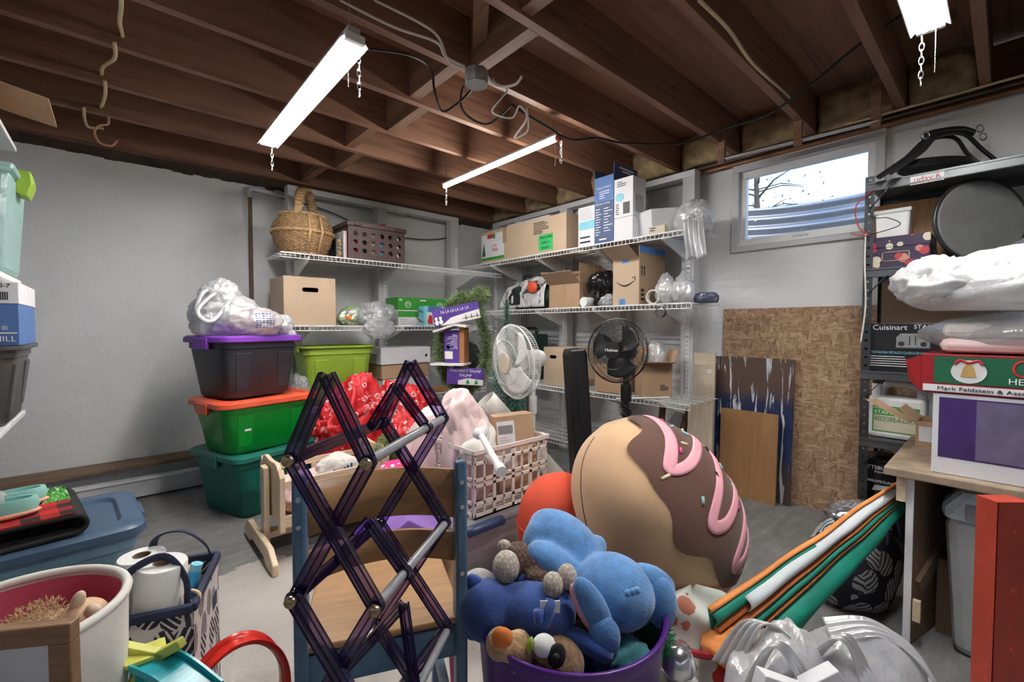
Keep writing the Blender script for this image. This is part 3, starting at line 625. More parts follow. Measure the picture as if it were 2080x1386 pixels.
# ================================================================ plaster-wall shelves: top
def basket():
    t = thing('wicker_basket', 'round wicker basket with tall arched handle on wire shelf', 'basket', (1.045, 3.472, LZ[0]+.003))
    prof = [(.11,.0),(.15,.03),(.185,.09),(.205,.16),(.195,.22),(.165,.27),(.15,.295)]
    def rad(z):
        for (a, za), (b, zb) in zip(prof, prof[1:]):
            if z <= zb: return a+(b-a)*(z-za)/(zb-za)
        return prof[-1][0]
    def f(u, v):
        z = u*.295; k = u*30; a = 2*math.pi*v; rr = rad(z) + .0045*math.sin(v*2*math.pi*26 + math.pi*(int(k) % 2)) + .003*math.sin(k*2*math.pi)
        return (rr*math.cos(a)*1.02, rr*math.sin(a)*.95, z)
    MB().grid(f, 120, 156, True).build('woven_body', 'wicker', t, smooth=180)
    for z, r_ in ((.015, .132), (.165, .211), (.292, .158)):
        m = MB()
        for s in (0, 1):
            m.tube([((r_+.004*math.cos(k*2*math.pi*22/132+s*math.pi))*math.cos(k*2*math.pi/132), (r_+.004*math.cos(k*2*math.pi*22/132+s*math.pi))*math.sin(k*2*math.pi/132)*.95, z+.007*math.sin(k*2*math.pi*22/132+s*math.pi)) for k in range(132)], .006, 5, closed=True)
        m.build('braided_rim', 'wicker_pale', t, smooth=180)
    for sx in (-.025, .0, .025):
        pts = [(sx*.6+.09*math.cos(a), .125*math.cos(a)*1.0, .28+.215*math.sin(a)) for a in [math.pi*i/20 for i in range(21)]]
        MB().tube([(x+.02, y, z) for x, y, z in pts], .010, 6).build('handle_strand', 'wicker_pale', t, smooth=180)
    m = MB()
    for i in range(19):
        a = math.pi*(.1+.8*i/18); m.tube([(.02+s*.034+.09*math.cos(a), .125*math.cos(a), .28+.215*math.sin(a)+.0) for s in (-1, 1)], .0125, 6)
    m.build('handle_binding', 'wicker', t, smooth=180)
    for sx in (-.03, .045): MB().tube([(sx+.02, -.160, .29), (sx*1.1+.02, -.207, .16), (sx+.01, -.155, .02)], .009, 6).build('side_stake', 'wicker_pale', t, smooth=180)
    MB().lump((-.05, 0, .29), (.09, .085, .04), 3, .2, 4, n=24, k=14).build('dark_contents', 'tarp_black', t, smooth=180)
basket()
def holed(m, x0, x1, z0, z1, nx, nz, r, y0, y1, seg=16):
    cw, ch = (x1-x0)/nx, (z1-z0)/nz
    for i in range(nx):
        for k in range(nz):
            cx, cz = x0+(i+.5)*cw, z0+(k+.5)*ch; vs = []; 
            for y in (y0, y1):
                for j in range(seg):
                    a = 2*math.pi*j/seg; c, s = math.cos(a), math.sin(a); q = max(abs(c), abs(s))
                    vs.append((cx+c/q*cw/2, y, cz+s/q*ch/2)); vs.append((cx+c*r, y, cz+s*r))
            n = seg*2; fs = []
            for j in range(seg):
                a, b, c, d = 2*j, 2*j+1, 2*((j+1) % seg)+1, 2*((j+1) % seg)
                fs += [(a, d, c, b), (n+a, n+b, n+c, n+d), (b, c, n+c, n+b)]
            m.add(vs, fs)
def crate_brown():
    x0, x1 = XL(708, 3.36), XL(822, 3.36); w_, d_, h_ = x1-x0, .32, .285
    t = thing('file_crate', 'brown plastic crate with round holes on wire shelf', 'crate', ((x0+x1)/2, 3.345, LZ[0]+.004))
    m = MB(); holed(m, -w_/2+.02, w_/2-.02, .04, h_-.05, 6, 3, .019, 0, .006); m.build('holed_front', 'crate_brown', t)
    m = MB(); m.box(-w_/2, w_/2, .0, .008, .0, .04); m.box(-w_/2, w_/2, 0, .008, h_-.05, h_); m.box(-w_/2, -w_/2+.02, 0, .008, .04, h_-.05); m.box(w_/2-.02, w_/2, 0, .008, .04, h_-.05)
    m.box(-w_/2, w_/2, d_-.008, d_, 0, h_); m.box(w_/2-.008, w_/2, .008, d_-.008, 0, h_); m.box(-w_/2+.008, w_/2-.008, .008, d_-.008, 0, .01)
    m.build('body', 'crate_brown', t, bev=.002)
    m = MB(); e = .012
    m.box(-w_/2-e, w_/2+e, -e, 0, h_-.03, h_+.004); m.box(-w_/2-e, w_/2+e, d_, d_+e, h_-.03, h_+.004); m.box(-w_/2-e, -w_/2, 0, d_, h_-.03, h_+.004); m.box(w_/2, w_/2+e, 0, d_, h_-.03, h_+.004)
    m.build('rim', 'crate_brown', t, bev=.003)
    for sx in (-.17, .17):
        MB().tube(spline([(sx-.025,-e-.001,h_-.008),(sx-.02,-e-.006,h_-.022),(sx+.02,-e-.006,h_-.022),(sx+.025,-e-.001,h_-.008)],4), .004, 6).build('latch', 'crate_brown', t); MB().box(sx-.022, sx+.022, -.004, .0, .0, .014).build('stacking_foot', 'black_plastic', t)
    MB().hole_plate(.008, d_-.008, 0, h_, d_/2, h_-.06, .05, .012, 0, .008).xf(Matrix(((0,1,0,-w_/2),(1,0,0,0),(0,0,1,0),(0,0,0,1)))).build('side_with_hand_hole', 'crate_brown', t)
    cc = (('magenta', -.17), ('ink_black', -.1), ('cream_card', -.02), ('sky_card', .04), ('walnut', .11), ('white_card', .17))
    for k, (mt, x) in enumerate(cc):
        o = MB().box(x-.025, x+.03, .03, .06+.03*(k % 2), .012, .16+.03*(k % 3)).build('stored_case', mt, bev=.002); o.location = t.location
        tag(o, ['magenta','black','cream','pale blue','dark wood coloured','white'][k]+' flat case inside the brown holed crate', 'case')
    s = thing('boot', 'dark pink toddler boot standing in brown crate', 'shoe', ((x0+x1)/2+.14, 3.49, LZ[0]+.22))
    MB().lathe([(.028,.0),(.032,.05),(.026,.10),(.03,.125)], 14, Matrix.Rotation(R(-18), 4, 'Y')).build('shaft', 'magenta', s, smooth=60); MB().ell((.035,0,.03), (.055,.03,.028)).build('foot', 'magenta', s, smooth=180)
    b = thing('binder', 'black binder with gold flower print leaning beside brown crate', 'binder', (x0-.068, 3.35, LZ[0]+.003), rot=(0, 0, R(-4)))
    MB().box(-.022, .022, 0, .2, 0, .15).build('cover', 'black_card', b, bev=.004)
    m = MB(); rnd = random.Random(2)
    for i in range(50): x, z = rnd.uniform(-.018, .018), rnd.uniform(.01, .14); m.box(x-.0025, x+.0025, -.0012, -.0002, z-.004, z+.004)
    m.build('gold_print', 'ink_gold', b, kind='stuff')
    for k, (mt, dx, lb) in enumerate((('grey_card', -.028, 'grey magazine'), ('white_card', -.016, 'white thin book'), ('pink_felt', -.002, 'pink edged notebook'))):
        o = MB().box(-.004, .004, 0, .22, 0, .21).build('magazine', mt, bev=.001); o.location = (x0-.014+dx*.75, 3.345, LZ[0]+.003); o.rotation_euler = (0, 0, 0)
        tag(o, lb+' standing between binder and brown crate', 'book')
crate_brown()
# ---------------------------------------------------------------- plaster-wall shelves: middle
x0, x1 = XL(577, 3.33), XL(682, 3.33)
t = carton('cardboard_box', 'plain cardboard box with cut hand hole on wire shelf', 'box', ((x0+x1)/2, 3.325, LZ[1]+.003), 0, x1-x0, .36, .345, 'cardboard_pale', hole=(-.0, .255, .04, .016))
o = MB().lump((0,0,0), (.09,.10,.13), 77, .12, 3, n=24, k=16).build('red_bundle', 'red_card', smooth=180); o.location = ((x0+x1)/2-.05, 3.325+.16, LZ[1]+.15); tag(o, 'red bundle glimpsed through the hand hole of cardboard box', 'cloth')
def bag(name, label, cat, loc, parts, mat, extra=None, rz=0, group=None, flat=True):
    t = thing(name, label, cat, loc, rz, group); m = MB()
    for k, (c, r_, seed, amp, fr) in enumerate(parts): m.lump(c, r_, seed, amp*1.45, fr, True, flat=-c[2] if flat else None, n=60, k=40, fine=.7, zs=.75)
    m.build('film', mat, t, smooth=180); return t
t = bag('snack_bag', 'printed green and orange snack bag slumped beside cardboard box', 'bag', (1.40, 3.46, LZ[1]+.003), [((0,0,.06),(.11,.09,.085),5,.16,3)], 'veg_bag')
for dx, dz, mt in ((-.05,.06,'orange_felt'),(-.03,.10,'ink_white'),(.02,.07,'green_card')): MB().lump((dx,-.082,dz), (.035,.014,.02), 3, .2, 3, n=14, k=10).build('print_patch', mt, t, smooth=180)
t = bag('bubble_wrap', 'clear crinkled plastic wrap hanging over wire shelf edge', 'plastic wrap', (1.55, 3.38, LZ[1]+.004), [((0,0,.07),(.13,.09,.10),8,.25,4), ((.06,.03,.08),(.10,.09,.10),11,.25,4)], 'bag_clear')
MB().lump((-.01,-.10,-.02), (.12,.03,.08), 15, .28, 5).build('hanging_film', 'bag_clear', t, smooth=180)
def reambox(lb, x0, x1, y, z, h, top):
    t = thing('paper_box', lb, 'box', ((x0+x1)/2, y, z)); w_ = x1-x0
    MB().box(-w_/2, w_/2, 0, .22, 0, h).build('body', 'white_card', t, bev=.002)
    if top:
        MB().box(-w_/2-.003, w_/2+.003, -.003, .223, .01, h+.002).build('lid', 'green_card', t, bev=.002)
        MB().cyl((0,-.0045,h*.5), (0,-.003,h*.5), .028, n=20).build('logo', 'ink_white', t); MB().cyl((0,-.0055,h*.5), (0,-.004,h*.5), .023, n=20).build('logo', 'green_card', t)
        lettering(t, 'YE', .036, (0, -.0062, h*.5)); lettering(t, 'nordson', .022, (-w_*.32, -.0042, h*.82)) if False else lines(t, -w_*.45, -w_*.2, h*.75, h*.9, 1, y=-.0046, h=.012)
    else:
        panel(t, -w_/2, w_/2, h*.6, h, 'green_card'); lines(t, -w_*.4, w_*.4, .01, h*.5, 3, 'grey_card', h=.006)
    return t
x0, xm, x1 = XL(808, 3.45), XL(848, 3.45), XL(932, 3.45)
reambox('white paper box with green band under the shorter green lid box', x0, xm-.004, 3.44, LZ[1]+.003, .125, False)
reambox('short green lidded paper box beside the longer green one', x0, xm-.004, 3.44, LZ[1]+.129, .115, True)
reambox('white paper box with green band under the longer green lid box', xm, x1, 3.44, LZ[1]+.003, .125, False)
reambox('long green lidded paper box behind blue cup carton', xm, x1, 3.44, LZ[1]+.129, .115, True)
x0, x1 = XL(862, 3.33), XL(905, 3.33)
t = carton('cup_box', 'pale blue cup carton torn open in front of green boxes', 'box', ((x0+x1)/2, 3.325, LZ[1]+.003), 0, x1-x0, .10, .17, 'sky_card')
panel(t, -.07, .07, .12, .168, 'blue_card'); panel(t, -.085, .085, .01, .115, 'white_card')
for k, (dx, mt) in enumerate(((-.05, 'ink_red'), (.03, 'sky_card'))): MB().lathe([(.022,.0),(.024,.05),(.016,.06),(.02,.075)], 12).xf(Matrix.Translation((dx,-.002,.015)) @ Matrix.Scale(.06,4,(0,1,0))).build('printed_figure', mt, t)
panel(t, -.078, -.045, .02, .05, 'ink_red', -.0022)
MB().add([(-.09,0,.02),(-.09,.08,.02),(-.15,.07,.07),(-.16,.0,.06)], [(0,1,2,3)]).build('flap', 'cardboard', t, solid=.002); MB().add([(-.09,0,.1),(-.09,.08,.1),(-.14,.07,.15),(-.15,.0,.14)], [(0,1,2,3)]).build('flap', 'sky_card', t, solid=.002)
# ---------------------------------------------------------------- plaster-wall shelves: low
def tote(name, label, loc, rz, w, d, h, mat, lid=None, rim=.02, taper=.88, ribs=3, lidh=.028, parent_lid_label=None, group=None, inset=True):
    """rounded tapered tote, base centre origin"""
    t = thing(name, label, 'storage tote', loc, rz, group)
    def ring(sx, sy, z, r_=.06, n=6):
        pts = []
        for cx_, cy_, a0 in ((1,1,0),(-1,1,90),(-1,-1,180),(1,-1,270)):
            for j in range(n+1):
                a = R(a0+90*j/n); pts.append((cx_*(sx-r_)+r_*math.cos(a), cy_*(sy-r_)+r_*math.sin(a), z))
        return pts
    def loft(rings, cap0=True, cap1=True):
        m = MB(); n = len(rings[0]); vs = [p for r_ in rings for p in r_]
        fs = [(i*n+j, i*n+(j+1) % n, (i+1)*n+(j+1) % n, (i+1)*n+j) for i in range(len(rings)-1) for j in range(n)]
        if cap0: fs.append(tuple(range(n))[::-1])
        if cap1: fs.append(tuple((len(rings)-1)*n+j for j in range(n)))
        return m.add(vs, fs)
    W, D = w/2, d/2; b = taper
    rings = [ring(W*b-.01, D*b-.01, 0), ring(W*b, D*b, .012), ring(W*.985, D*.985, h*.86), ring(W+.004, D+.004, h*.865), ring(W+.004, D+.004, h)]
    if lid: loft(rings).build('body', mat, t, smooth=40)
    else:
        inn = [ring(W-.004, D-.004, h), ring(W*.97, D*.97, h*.86), ring(W*b-.01, D*b-.01, .01)]
        loft(rings+inn).build('body', mat, t, smooth=40)
        loft([ring(W+.018, D+.018, h-.012), ring(W+.022, D+.022, h-.008), ring(W+.022, D+.022, h+.004), ring(W-.002, D-.002, h+.004), ring(W-.002, D-.002, h-.012)], False, False).build('rim', mat, t, smooth=40)
    for sx in ([-.55, .55] if ribs >= 2 else []):
        z1 = h*.78; m = MB(); xa = W*sx
        m.add([(xa-.035, -D*b*1.0-.004, .04), (xa+.035, -D*b-.004, .04), (xa+.05, -D*.965-.006, z1), (xa-.05, -D*.965-.006, z1), (xa-.03, -D*b+.03, .04), (xa+.03, -D*b+.03, .04), (xa+.045, -D*.965+.03, z1), (xa-.045, -D*.965+.03, z1)], [(0,1,2,3),(1,5,6,2),(4,0,3,7),(3,2,6,7),(0,4,5,1)])
        m.build('rib', mat, t, bev=.004)
    if ribs >= 3:
        for sy in (-1, 1): MB().box(-.05, .05, sy*D*.5-.05, sy*D*.5+.05, 0, .01).xf(Matrix.Translation((W*.95*-1, 0, h*.45))).build('rib', mat, t) if False else None
    if lid:
        lo = loft([ring(W+.02, D+.02, h-.012), ring(W+.026, D+.026, h-.006), ring(W+.024, D+.024, h+lidh*.6), ring(W+.012, D+.012, h+lidh), ring(W-.035, D-.035, h+lidh), ring(W-.045, D-.045, h+lidh-(.012 if inset else 0))]).build('lid', lid, t, smooth=40)
        for sx in (-1, 1): MB().box(sx*(W+.022)-.012, sx*(W+.022)+.012, -.07, .07, h-.05, h+lidh*.5).build('handle', lid, lo, bev=.006)
    else:
        for sx in (-1, 1): MB().box(sx*(W+.01)-.02, sx*(W+.01)+.02, -.08, .08, h-.04, h-.006).build('handle', mat, t, bev=.006)
    return t
x0, x1 = XL(612, 3.36), XL(758, 3.36)
tote('storage_tote', 'open lime green storage tub on low wire shelf', ((x0+x1)/2, 3.488, LZ[2]+.003), 0, x1-x0-.03, .33, .43, 'tote_lime', taper=.84)
t = bag('plastic_bag', 'clear crumpled bag squeezed beside the lime green tub', 'bag', (.97, 3.36, LZ[2]+.003), [((0,0,.10),(.07,.05,.12),21,.22,3.4)], 'bag_clear')
bx = (XL(770, 3.4)+XL(870, 3.4))/2; bw = XL(870, 3.4)-XL(770, 3.4)
carton('shipping_box', 'lowest plain white box under two others on low shelf', 'box', (bx+.005, 3.385, LZ[2]+.003), 0, bw*.92, .28, .145, 'white_card')
t = carton('shipping_box', 'brown taped box between the two white boxes', 'box', (bx, 3.38, LZ[2]+.15), 0, bw*.95, .28, .12, 'cardboard'); panel(t, -.03, .0, .03, .1, 'black_card')
t = carton('shipping_box', 'white lidded box topmost of its stack near lime tub', 'box', (bx, 3.37, LZ[2]+.272), 0, bw, .30, .135, 'white_card', hole=(.19, .06, 0, .012))
o = MB().box(-.09,.09,0,.02,0,.075).build('wood_offcut', 'walnut', bev=.002); o.location = (XL(774,3.32), 3.325, LZ[2]+.003); tag(o, 'short dark wood offcut leaning before white boxes', 'wood')
o = MB().box(-.11,.11,0,.12,0,.03).build('wood_block', 'birdhouse_wood', bev=.002); o.location = (XL(888,3.36), 3.36, LZ[2]+.003); tag(o, 'flat reddish wood block on low shelf beside white boxes', 'wood')
t = bag('folded_tarp', 'black folded tarp piled above a dark green one', 'tarp', (2.50, 3.47, LZ[2]+.165), [((0,0,.12),(.16,.12,.14),31,.14,2.4)], 'tarp_black')
t = bag('folded_tarp', 'dark green folded tarp underneath the black one', 'tarp', (2.50, 3.46, LZ[2]+.003), [((0,0,.05),(.16,.13,.07),33,.1,2.4), ((0,0,.12),(.155,.13,.06),35,.1,2.4)], 'tarp_green')
# ================================================================ window-wall shelves: top (fronts face -x: rz = -90)
def RW(px0, px1, X): a, b = YR(px0, X), YR(px1, X); return (a+b)/2, a-b
y, w_ = RW(980, 1152, 2.66)
t = carton('tree_carton', 'long tan artificial tree carton with green sticker on top shelf', 'box', (2.645, y, RZ_[0]+.003), E90, w_, .30, .30, 'cardboard_pale', tape=None)
panel(t, -w_/2+.01, -w_/2+.34, .03, .27, 'white_card'); panel(t, -w_/2+.01, -w_/2+.34, .03, .055, 'green_card', -.0022)
MB().prism([(-w_/2+.02,.07),(-w_/2+.075,.07),(-w_/2+.048,.19)], -.0035, -.0012).build('printed_tree', 'xmas_green', t)
panel(t, -w_/2+.10, -w_/2+.19, .23, .268, 'ink_red', -.0024); panel(t, -w_/2+.19, -w_/2+.215, .222, .268, 'green_card', -.0026)
lettering(t, '7 FT', .04, (-w_/2+.20, -.0026, .15), 'ink_red'); lettering(t, 'TREE', .04, (-w_/2+.21, -.0026, .115), 'ink_red')
lines(t, .18, .40, .17, .275, 7, 'ink_black', h=.006, seed=3); panel(t, .24, .40, .03, .16, 'lime_label')
for k, s in enumerate(('TREE & TRIM', 'CLASS 11', 'GROUP 1')): lettering(t, s, .024, (.32, -.0026, .135-.042*k), 'ink_black')
MB().box(-.22, -.17, -.0015, 0, .16, .30).build('tape', 'tape_tan', t)
o = MB().box(-.27,.27,0,.2,0,.04).build('grey_tray', 'grey_paint', bev=.004); o.location = (2.72, y-.02, RZ_[0]+.304); o.rotation_euler = (0,0,E90); tag(o, 'flat grey tray lying on the long tan tree carton', 'tray')
y, w_ = RW(1176, 1209, 2.66)
t = carton('filter_carton', 'narrow white carton with pale blue stripe beside tree carton', 'box', (2.645, y, RZ_[0]+.003), E90, w_, .25, .30, 'white_card')
panel(t, -w_/2+.01, w_/2, .13, .19, 'sky_card'); lines(t, -w_/2+.015, w_/2-.01, .20, .29, 6, 'grey_card', seed=5); lines(t, -w_/2+.02, w_/2-.03, .02, .09, 2, 'ink_black', h=.012, seed=6)
y, w_ = RW(1209, 1247, 2.65)
t = carton('air_filter_carton', 'tall navy carton listing package contents with raised flap', 'box', (2.635, y, RZ_[0]+.003), E90, w_, .29, .48, 'navy_card', flaps={'l': 4, 'r': 2})
m = MB()
for zz_, a_, b_ in ((.535,.06,.24),(.515,.10,.20)): m.box(w_/2+.0045, w_/2+.0058, a_, b_, zz_-.005, zz_+.005)
m.build('flap_print', 'ink_white', t, kind='stuff')
panel(t, -w_/2, w_/2, .30, .478, 'blue_card'); lettering(t, 'PACKAGE CONTENTS', .02, (0, -.0026, .40), wide=w_*.75); lines(t, -.04, .05, .32, .38, 4, h=.005, seed=2)
lettering(t, 'SPECIFICATIONS', .02, (-.01, -.0026, .285), wide=w_*.75); lines(t, -w_/2+.01, -.01, .06, .26, 11, h=.005, seed=7); lines(t, .0, w_/2-.01, .08, .26, 9, h=.005, seed=8); lines(t, -.04, .05, .015, .05, 1, h=.01, seed=9)
y2, w2 = RW(1247, 1285, 2.65)
t = carton('filter_box', 'plain white box under the filter picture box', 'box', (2.64, y2, RZ_[0]+.003), E90, w2, .16, .16, 'white_card')
t = carton('filter_box', 'white box printed with a blue cylindrical filter', 'box', (2.64, y2, RZ_[0]+.165), E90, w2, .16, .27, 'white_card')
MB().cyl((-.03,-.0022,.15),(-.03,0,.15), .035, n=20).xf(Matrix.Translation((0,0,.02)) @ Matrix.Scale(.8,4,(0,0,1))).build('printed_filter', 'sky_card', t)
lines(t, -.05, .03, .21, .25, 3, 'ink_black', h=.005, seed=1); m = MB()
for i in range(9): m.box(.0+i*.006, .003+i*.006, -.0022, -.001, .02, .10)
m.build('barcode', 'ink_black', t, kind='stuff')
side(t, w2/2, .03, .13, .03, .15, 'grey_card'); lines(t, -.06, -.02, .02, .1, 6, 'ink_black', h=.005, seed=4)
y3, w3 = RW(1288, 1362, 2.70)
t = carton('white_box', 'tilted white box propped on small tan box', 'box', (2.69, y3+.05, RZ_[0]+.012), E90+R(-32), .20, .22, .17, 'white_card', rot=None); t.rotation_euler = (R(6), R(5), E90+R(-32))
t = carton('small_box', 'small tan box with handwritten note below tilted white box', 'box', (2.625, YR(1334, 2.64), RZ_[0]+.003), E90, .115, .05, .055, 'cream_card'); lines(t, -.045, .02, .02, .05, 2, 'ink_black', h=.006, seed=4)
t = bag('plastic_bag', 'white shopping bag with tail hanging off top shelf end', 'bag', (2.76, 1.35, RZ_[0]+.003), [((0,0,.08),(.10,.12,.11),41,.16,3), ((-.06,-.06,.08),(.08,.07,.07),43,.2,3)], 'bag_white')
def strip(u, v): a = v-.5; x = -.16-.02*math.sin(u*3+a*3); return (x+.012*math.sin(a*26+u*2), -.07-.02*u+a*(.10+.05*u), .05-.24*u+.01*math.sin(a*9))
MB().grid(strip, 14, 30).build('hanging_tail', 'bag_white', t, smooth=180, solid=.001)
# ---------------------------------------------------------------- window-wall shelves: middle
y, w_ = RW(1020, 1112, 2.70)
t = thing('tent_bag', 'clear camping tent carry bag with printed tent picture', 'bag', (2.66, y, RZ_[1]+.003), E90)
m = MB(); m.grid(lambda u, v: ((u-.5)*w_*(1-.12*v), .0+.16*v*v*.5+.012*math.sin(u*9)*v, .02+.27*v*(1-.35*abs(u-.75))), 24, 12); m.build('printed_front', 'tent_print', t, smooth=180, solid=.004)
MB().lump((0, .13, .12), (w_*.5, .12, .13), 9, .08, 2, False, flat=-.12).build('stuffed_body', 'tarp_green', t, smooth=180)
MB().prism([(-.14,.05),(.0,.05),(.0,.13),(-.07,.19),(-.14,.12)], -.012, -.004).build('printed_tent', 'rubber_mat', t); MB().prism([(-.10,.06),(-.08,.06),(-.08,.13),(-.10,.12)], -.015, -.01).build('printed_doorway', 'white_card', t); MB().ell((.15,.0,.19), (.06,.02,.05)).build('printed_orange_tent', 'lid_orange', t, smooth=180)
MB().tube(spline([(-.05,.09,.26),(-.02,.08,.31),(.05,.08,.30),(.07,.09,.26)], 6), .012, 6).build('strap', 'felt_black', t, smooth=180)
y, w_ = RW(1119, 1180, 2.68)
t = carton('open_carton', 'open cardboard carton with front flap folded out beside tent bag', 'box', (2.66, y, RZ_[1]+.003), E90, w_, .28, .19, 'cardboard', flaps={'f': 50, 'b': -8, 'r': 0, 'l': 40}, tape=(.0, .95))
y, w_ = RW(1202, 1246, 2.80)
t = carton('open_carton', 'dark-fronted open carton behind black bin bag', 'box', (2.82, y, RZ_[1]+.003), E90, w_, .16, .22, 'cardboard', flaps={'b': 0, 'l': 0})
t = bag('bin_bag', 'shiny black bin bag bulging on wire shelf', 'bag', (2.72, YR(1222, 2.72), RZ_[1]+.003), [((0,0,.17),(.09,.11,.095),51,.14,3), ((0,.0,.06),(.07,.05,.08),53,.3,4)], 'binbag')
o = MB(); o.lathe([(.035,-.05),(.037,-.045),(.037,.05),(.012,.05),(.010,.045)], 20, Matrix.Rotation(R(90),4,'Y')); o = o.build('tape_roll', 'white_plastic', smooth=40); o.location = (2.665, YR(1193,2.665), RZ_[1]+.041); tag(o, 'white roll lying at the foot of black bin bag', 'roll')
t = bag('plastic_bag', 'clear crumpled bag beside the black bin bag', 'bag', (2.67, YR(1232,2.66), RZ_[1]+.003), [((0,0,.03),(.045,.06,.05),57,.25,4)], 'bag_clear')
y, w_ = RW(1247, 1299, 2.65)
t = carton('smile_carton', 'tall open carton printed with a curved smile arrow', 'box', (2.635, y, RZ_[1]+.003), E90, w_, .33, .315, 'cardboard_pale', flaps={'f': 62, 'b': -50, 'l': 0})
sm = [(-.07+.14*i/12, .165-.03*math.sin(math.pi*(i/12)**.9)) for i in range(13)]
m = MB(); m.tube([(x, -.001, z) for x, z in sm], [.0018+.0035*math.sin(math.pi*i/12) for i in range(13)], 6, flat=1); m.bar((.052,-.001,.186),(.075,-.001,.19), .001, .006); m.bar((.075,-.001,.19),(.074,-.001,.168), .001, .006); m.build('smile_arrow', 'ink_black', t)
panel(t, -.05, .0, .0, .045, 'tape_blue'); panel(t, -.03, .025, .29, .312, 'tape_blue'); lettering(t, '1', .04, (-.025, -.0026, .022), 'ink_blue')
MB().box(w_/2, w_/2+.004, .0, .33, .0, .40).build('side_panel', 'cardboard', t); side(t, w_/2+.0045, .0, .33, .355, .40, 'tape_blue'); m = MB()
for k in (0, 1): m.box(w_/2+.0045, w_/2+.0058, .025+.03*k, .035+.03*k, .20, .25); m.prism([(.017+.03*k,.25),(.043+.03*k,.25),(.03+.03*k,.268)], w_/2+.0045, w_/2+.0058, 'x')
for k in range(3): m.box(w_/2+.0045, w_/2+.0058, .02, .06, .03+.03*k, .05+.03*k)
m.build('handling_marks', 'ink_black', t)
for k, (px, s) in enumerate(((1352, 61), (1388, 65))):
    t = bag('rag_bag', ['knotted clear bag stuffed with white rags beside rope coil', 'knotted clear bag of white rags beside the blue packet'][k], 'bag', (2.70, YR(px, 2.70), RZ_[1]+.003), [((0,0,.075),(.07,.072,.085),s,.10,2.5)], 'bag_white')
    MB().lump((0,0,.15), (.05,.05,.055), s+1, .25, 4, pinch=.5).build('knot', 'bag_clear', t, smooth=180)
t = bag('blue_packet', 'dark blue plastic packet at wire shelf end', 'packet', (2.74, YR(1434, 2.74), RZ_[1]+.003), [((0,0,.03),(.06,.075,.035),71,.2,4)], 'bag_blue')
m = MB(); 
for k in range(3): m.tube([(.0+.012*k, .045*math.cos(a), .045+.045*math.sin(a)) for a in [2*math.pi*i/20 for i in range(20)]], .006, 6, closed=True)
o = m.build('rope_coil', 'white_cord', smooth=180); o.location = (2.64, YR(1325, 2.64), RZ_[1]+.005); tag(o, 'small coil of white rope beside the rag bags', 'rope')
m = MB()
for k in range(3): m.tube([(.004*k, (.032+.003*k)*math.cos(a), -.03+.034*math.sin(a)) for a in [2*math.pi*i/20 for i in range(20)]], .002, 5, closed=True)
o = m.build('wire_coil', 'black_cord'); o.location = (2.60, YR(1341, 2.60), RZ_[1]-.02); tag(o, 'thin black wire coil hooked on wire shelf lip', 'wire')
# ---------------------------------------------------------------- window-wall shelves: low
y, w_ = RW(1108, 1168, 2.67)
t = carton('handle_box', 'cardboard box with rectangular hand hole beside tower fan', 'box', (2.65, y, RZ_[2]+.003), E90, w_, .30, .31, 'cardboard_pale', hole=(-.055, .232, .024, .014))
o = MB().lump((0,0,0), (.09,.11,.13), 78, .12, 3, n=24, k=16).build('green_bundle', 'green_card', smooth=180); o.location = (2.65+.14, y+.03, RZ_[2]+.15); tag(o, 'green bundle glimpsed through the rectangular hand hole', 'cloth')
y, w_ = RW(1214, 1262, 2.67)
carton('plain_carton', 'plain carton hidden behind the black pedestal fan', 'box', (2.65, y, RZ_[2]+.003), E90, w_+.02, .28, .20, 'cardboard')
t = thing('black_console', 'black slotted case underneath the green charger', 'case', (2.80, 2.95, RZ_[2]+.003), E90)
MB().box(-.13,.13,0,.18,0,.22).build('body', 'black_plastic', t, bev=.006); m = MB()
for i in range(9): m.box(-.12, -.03, -.002, 0, .02+i*.02, .032+i*.02)
m.build('grille', 'white_metal', t)
t = thing('battery_charger', 'dark green battery charger with black carrying handle', 'charger', (2.79, 2.95, RZ_[2]+.224), E90)
MB().box(-.14,.14,0,.17,0,.19).build('body', 'tarp_green', t, bev=.015); MB().tube(spline([(-.07,.08,.18),(-.07,.08,.235),(.07,.08,.235),(.07,.08,.18)], 5), .016, 8).build('handle', 'black_plastic', t, smooth=60)
MB().box(-.11,-.03,-.003,.0,.08,.15).build('dial_panel', 'red_card', t); m = MB(); m.tube(spline([(-.08,-.01,.14),(-.02,-.02,.19),(.03,-.02,.12),(-.04,-.02,.07),(.08,-.02,.16),(.1,-.01,.05)], 8), .006, 6); m.build('leads', 'black_cord', t, smooth=180)
t = carton('open_carton', 'open cardboard carton at the wire shelf end with upright flap', 'box', (2.62, YR(1343, 2.62), RZ_[2]+.003), R(-45), .20, .22, .23, 'cardboard', flaps={'f': 80, 'b': 0, 'r': 25, 'l': 10})
lines(t, .02, .08, .05, .09, 3, 'ink_black', h=.006); t.location = (2.70, 1.56, RZ_[2]+.003)
t = bag('bubble_pouch', 'clear bubble wrap poking out of the end carton', 'plastic wrap', (2.80, 1.63, RZ_[2]+.14), [((0,0,.1),(.07,.07,.13),81,.15,4)], 'bag_clear')
m = MB(); m.tube([(0,0,0),(0,-.4,.0)], .008, 8); o = m.build('curtain_rod', 'white_metal'); o.location = (2.55, 1.78, .605); o.rotation_euler = (R(-8),0,0); tag(o, 'short white rod below the end carton', 'rod')
for k, (px, lb) in enumerate(((1336, 'dark board leaning upright under the end carton'), (1362, 'dark slanted board beside upright one under the carton'))):
    o = MB().box(-.02,.02,-.01,.01,0,.56).build('dark_board', 'walnut'); o.location = (2.75, YR(px, 2.75), 0.0); o.rotation_euler = (R(-8-18*k), 0, E90); tag(o, lb, 'board')
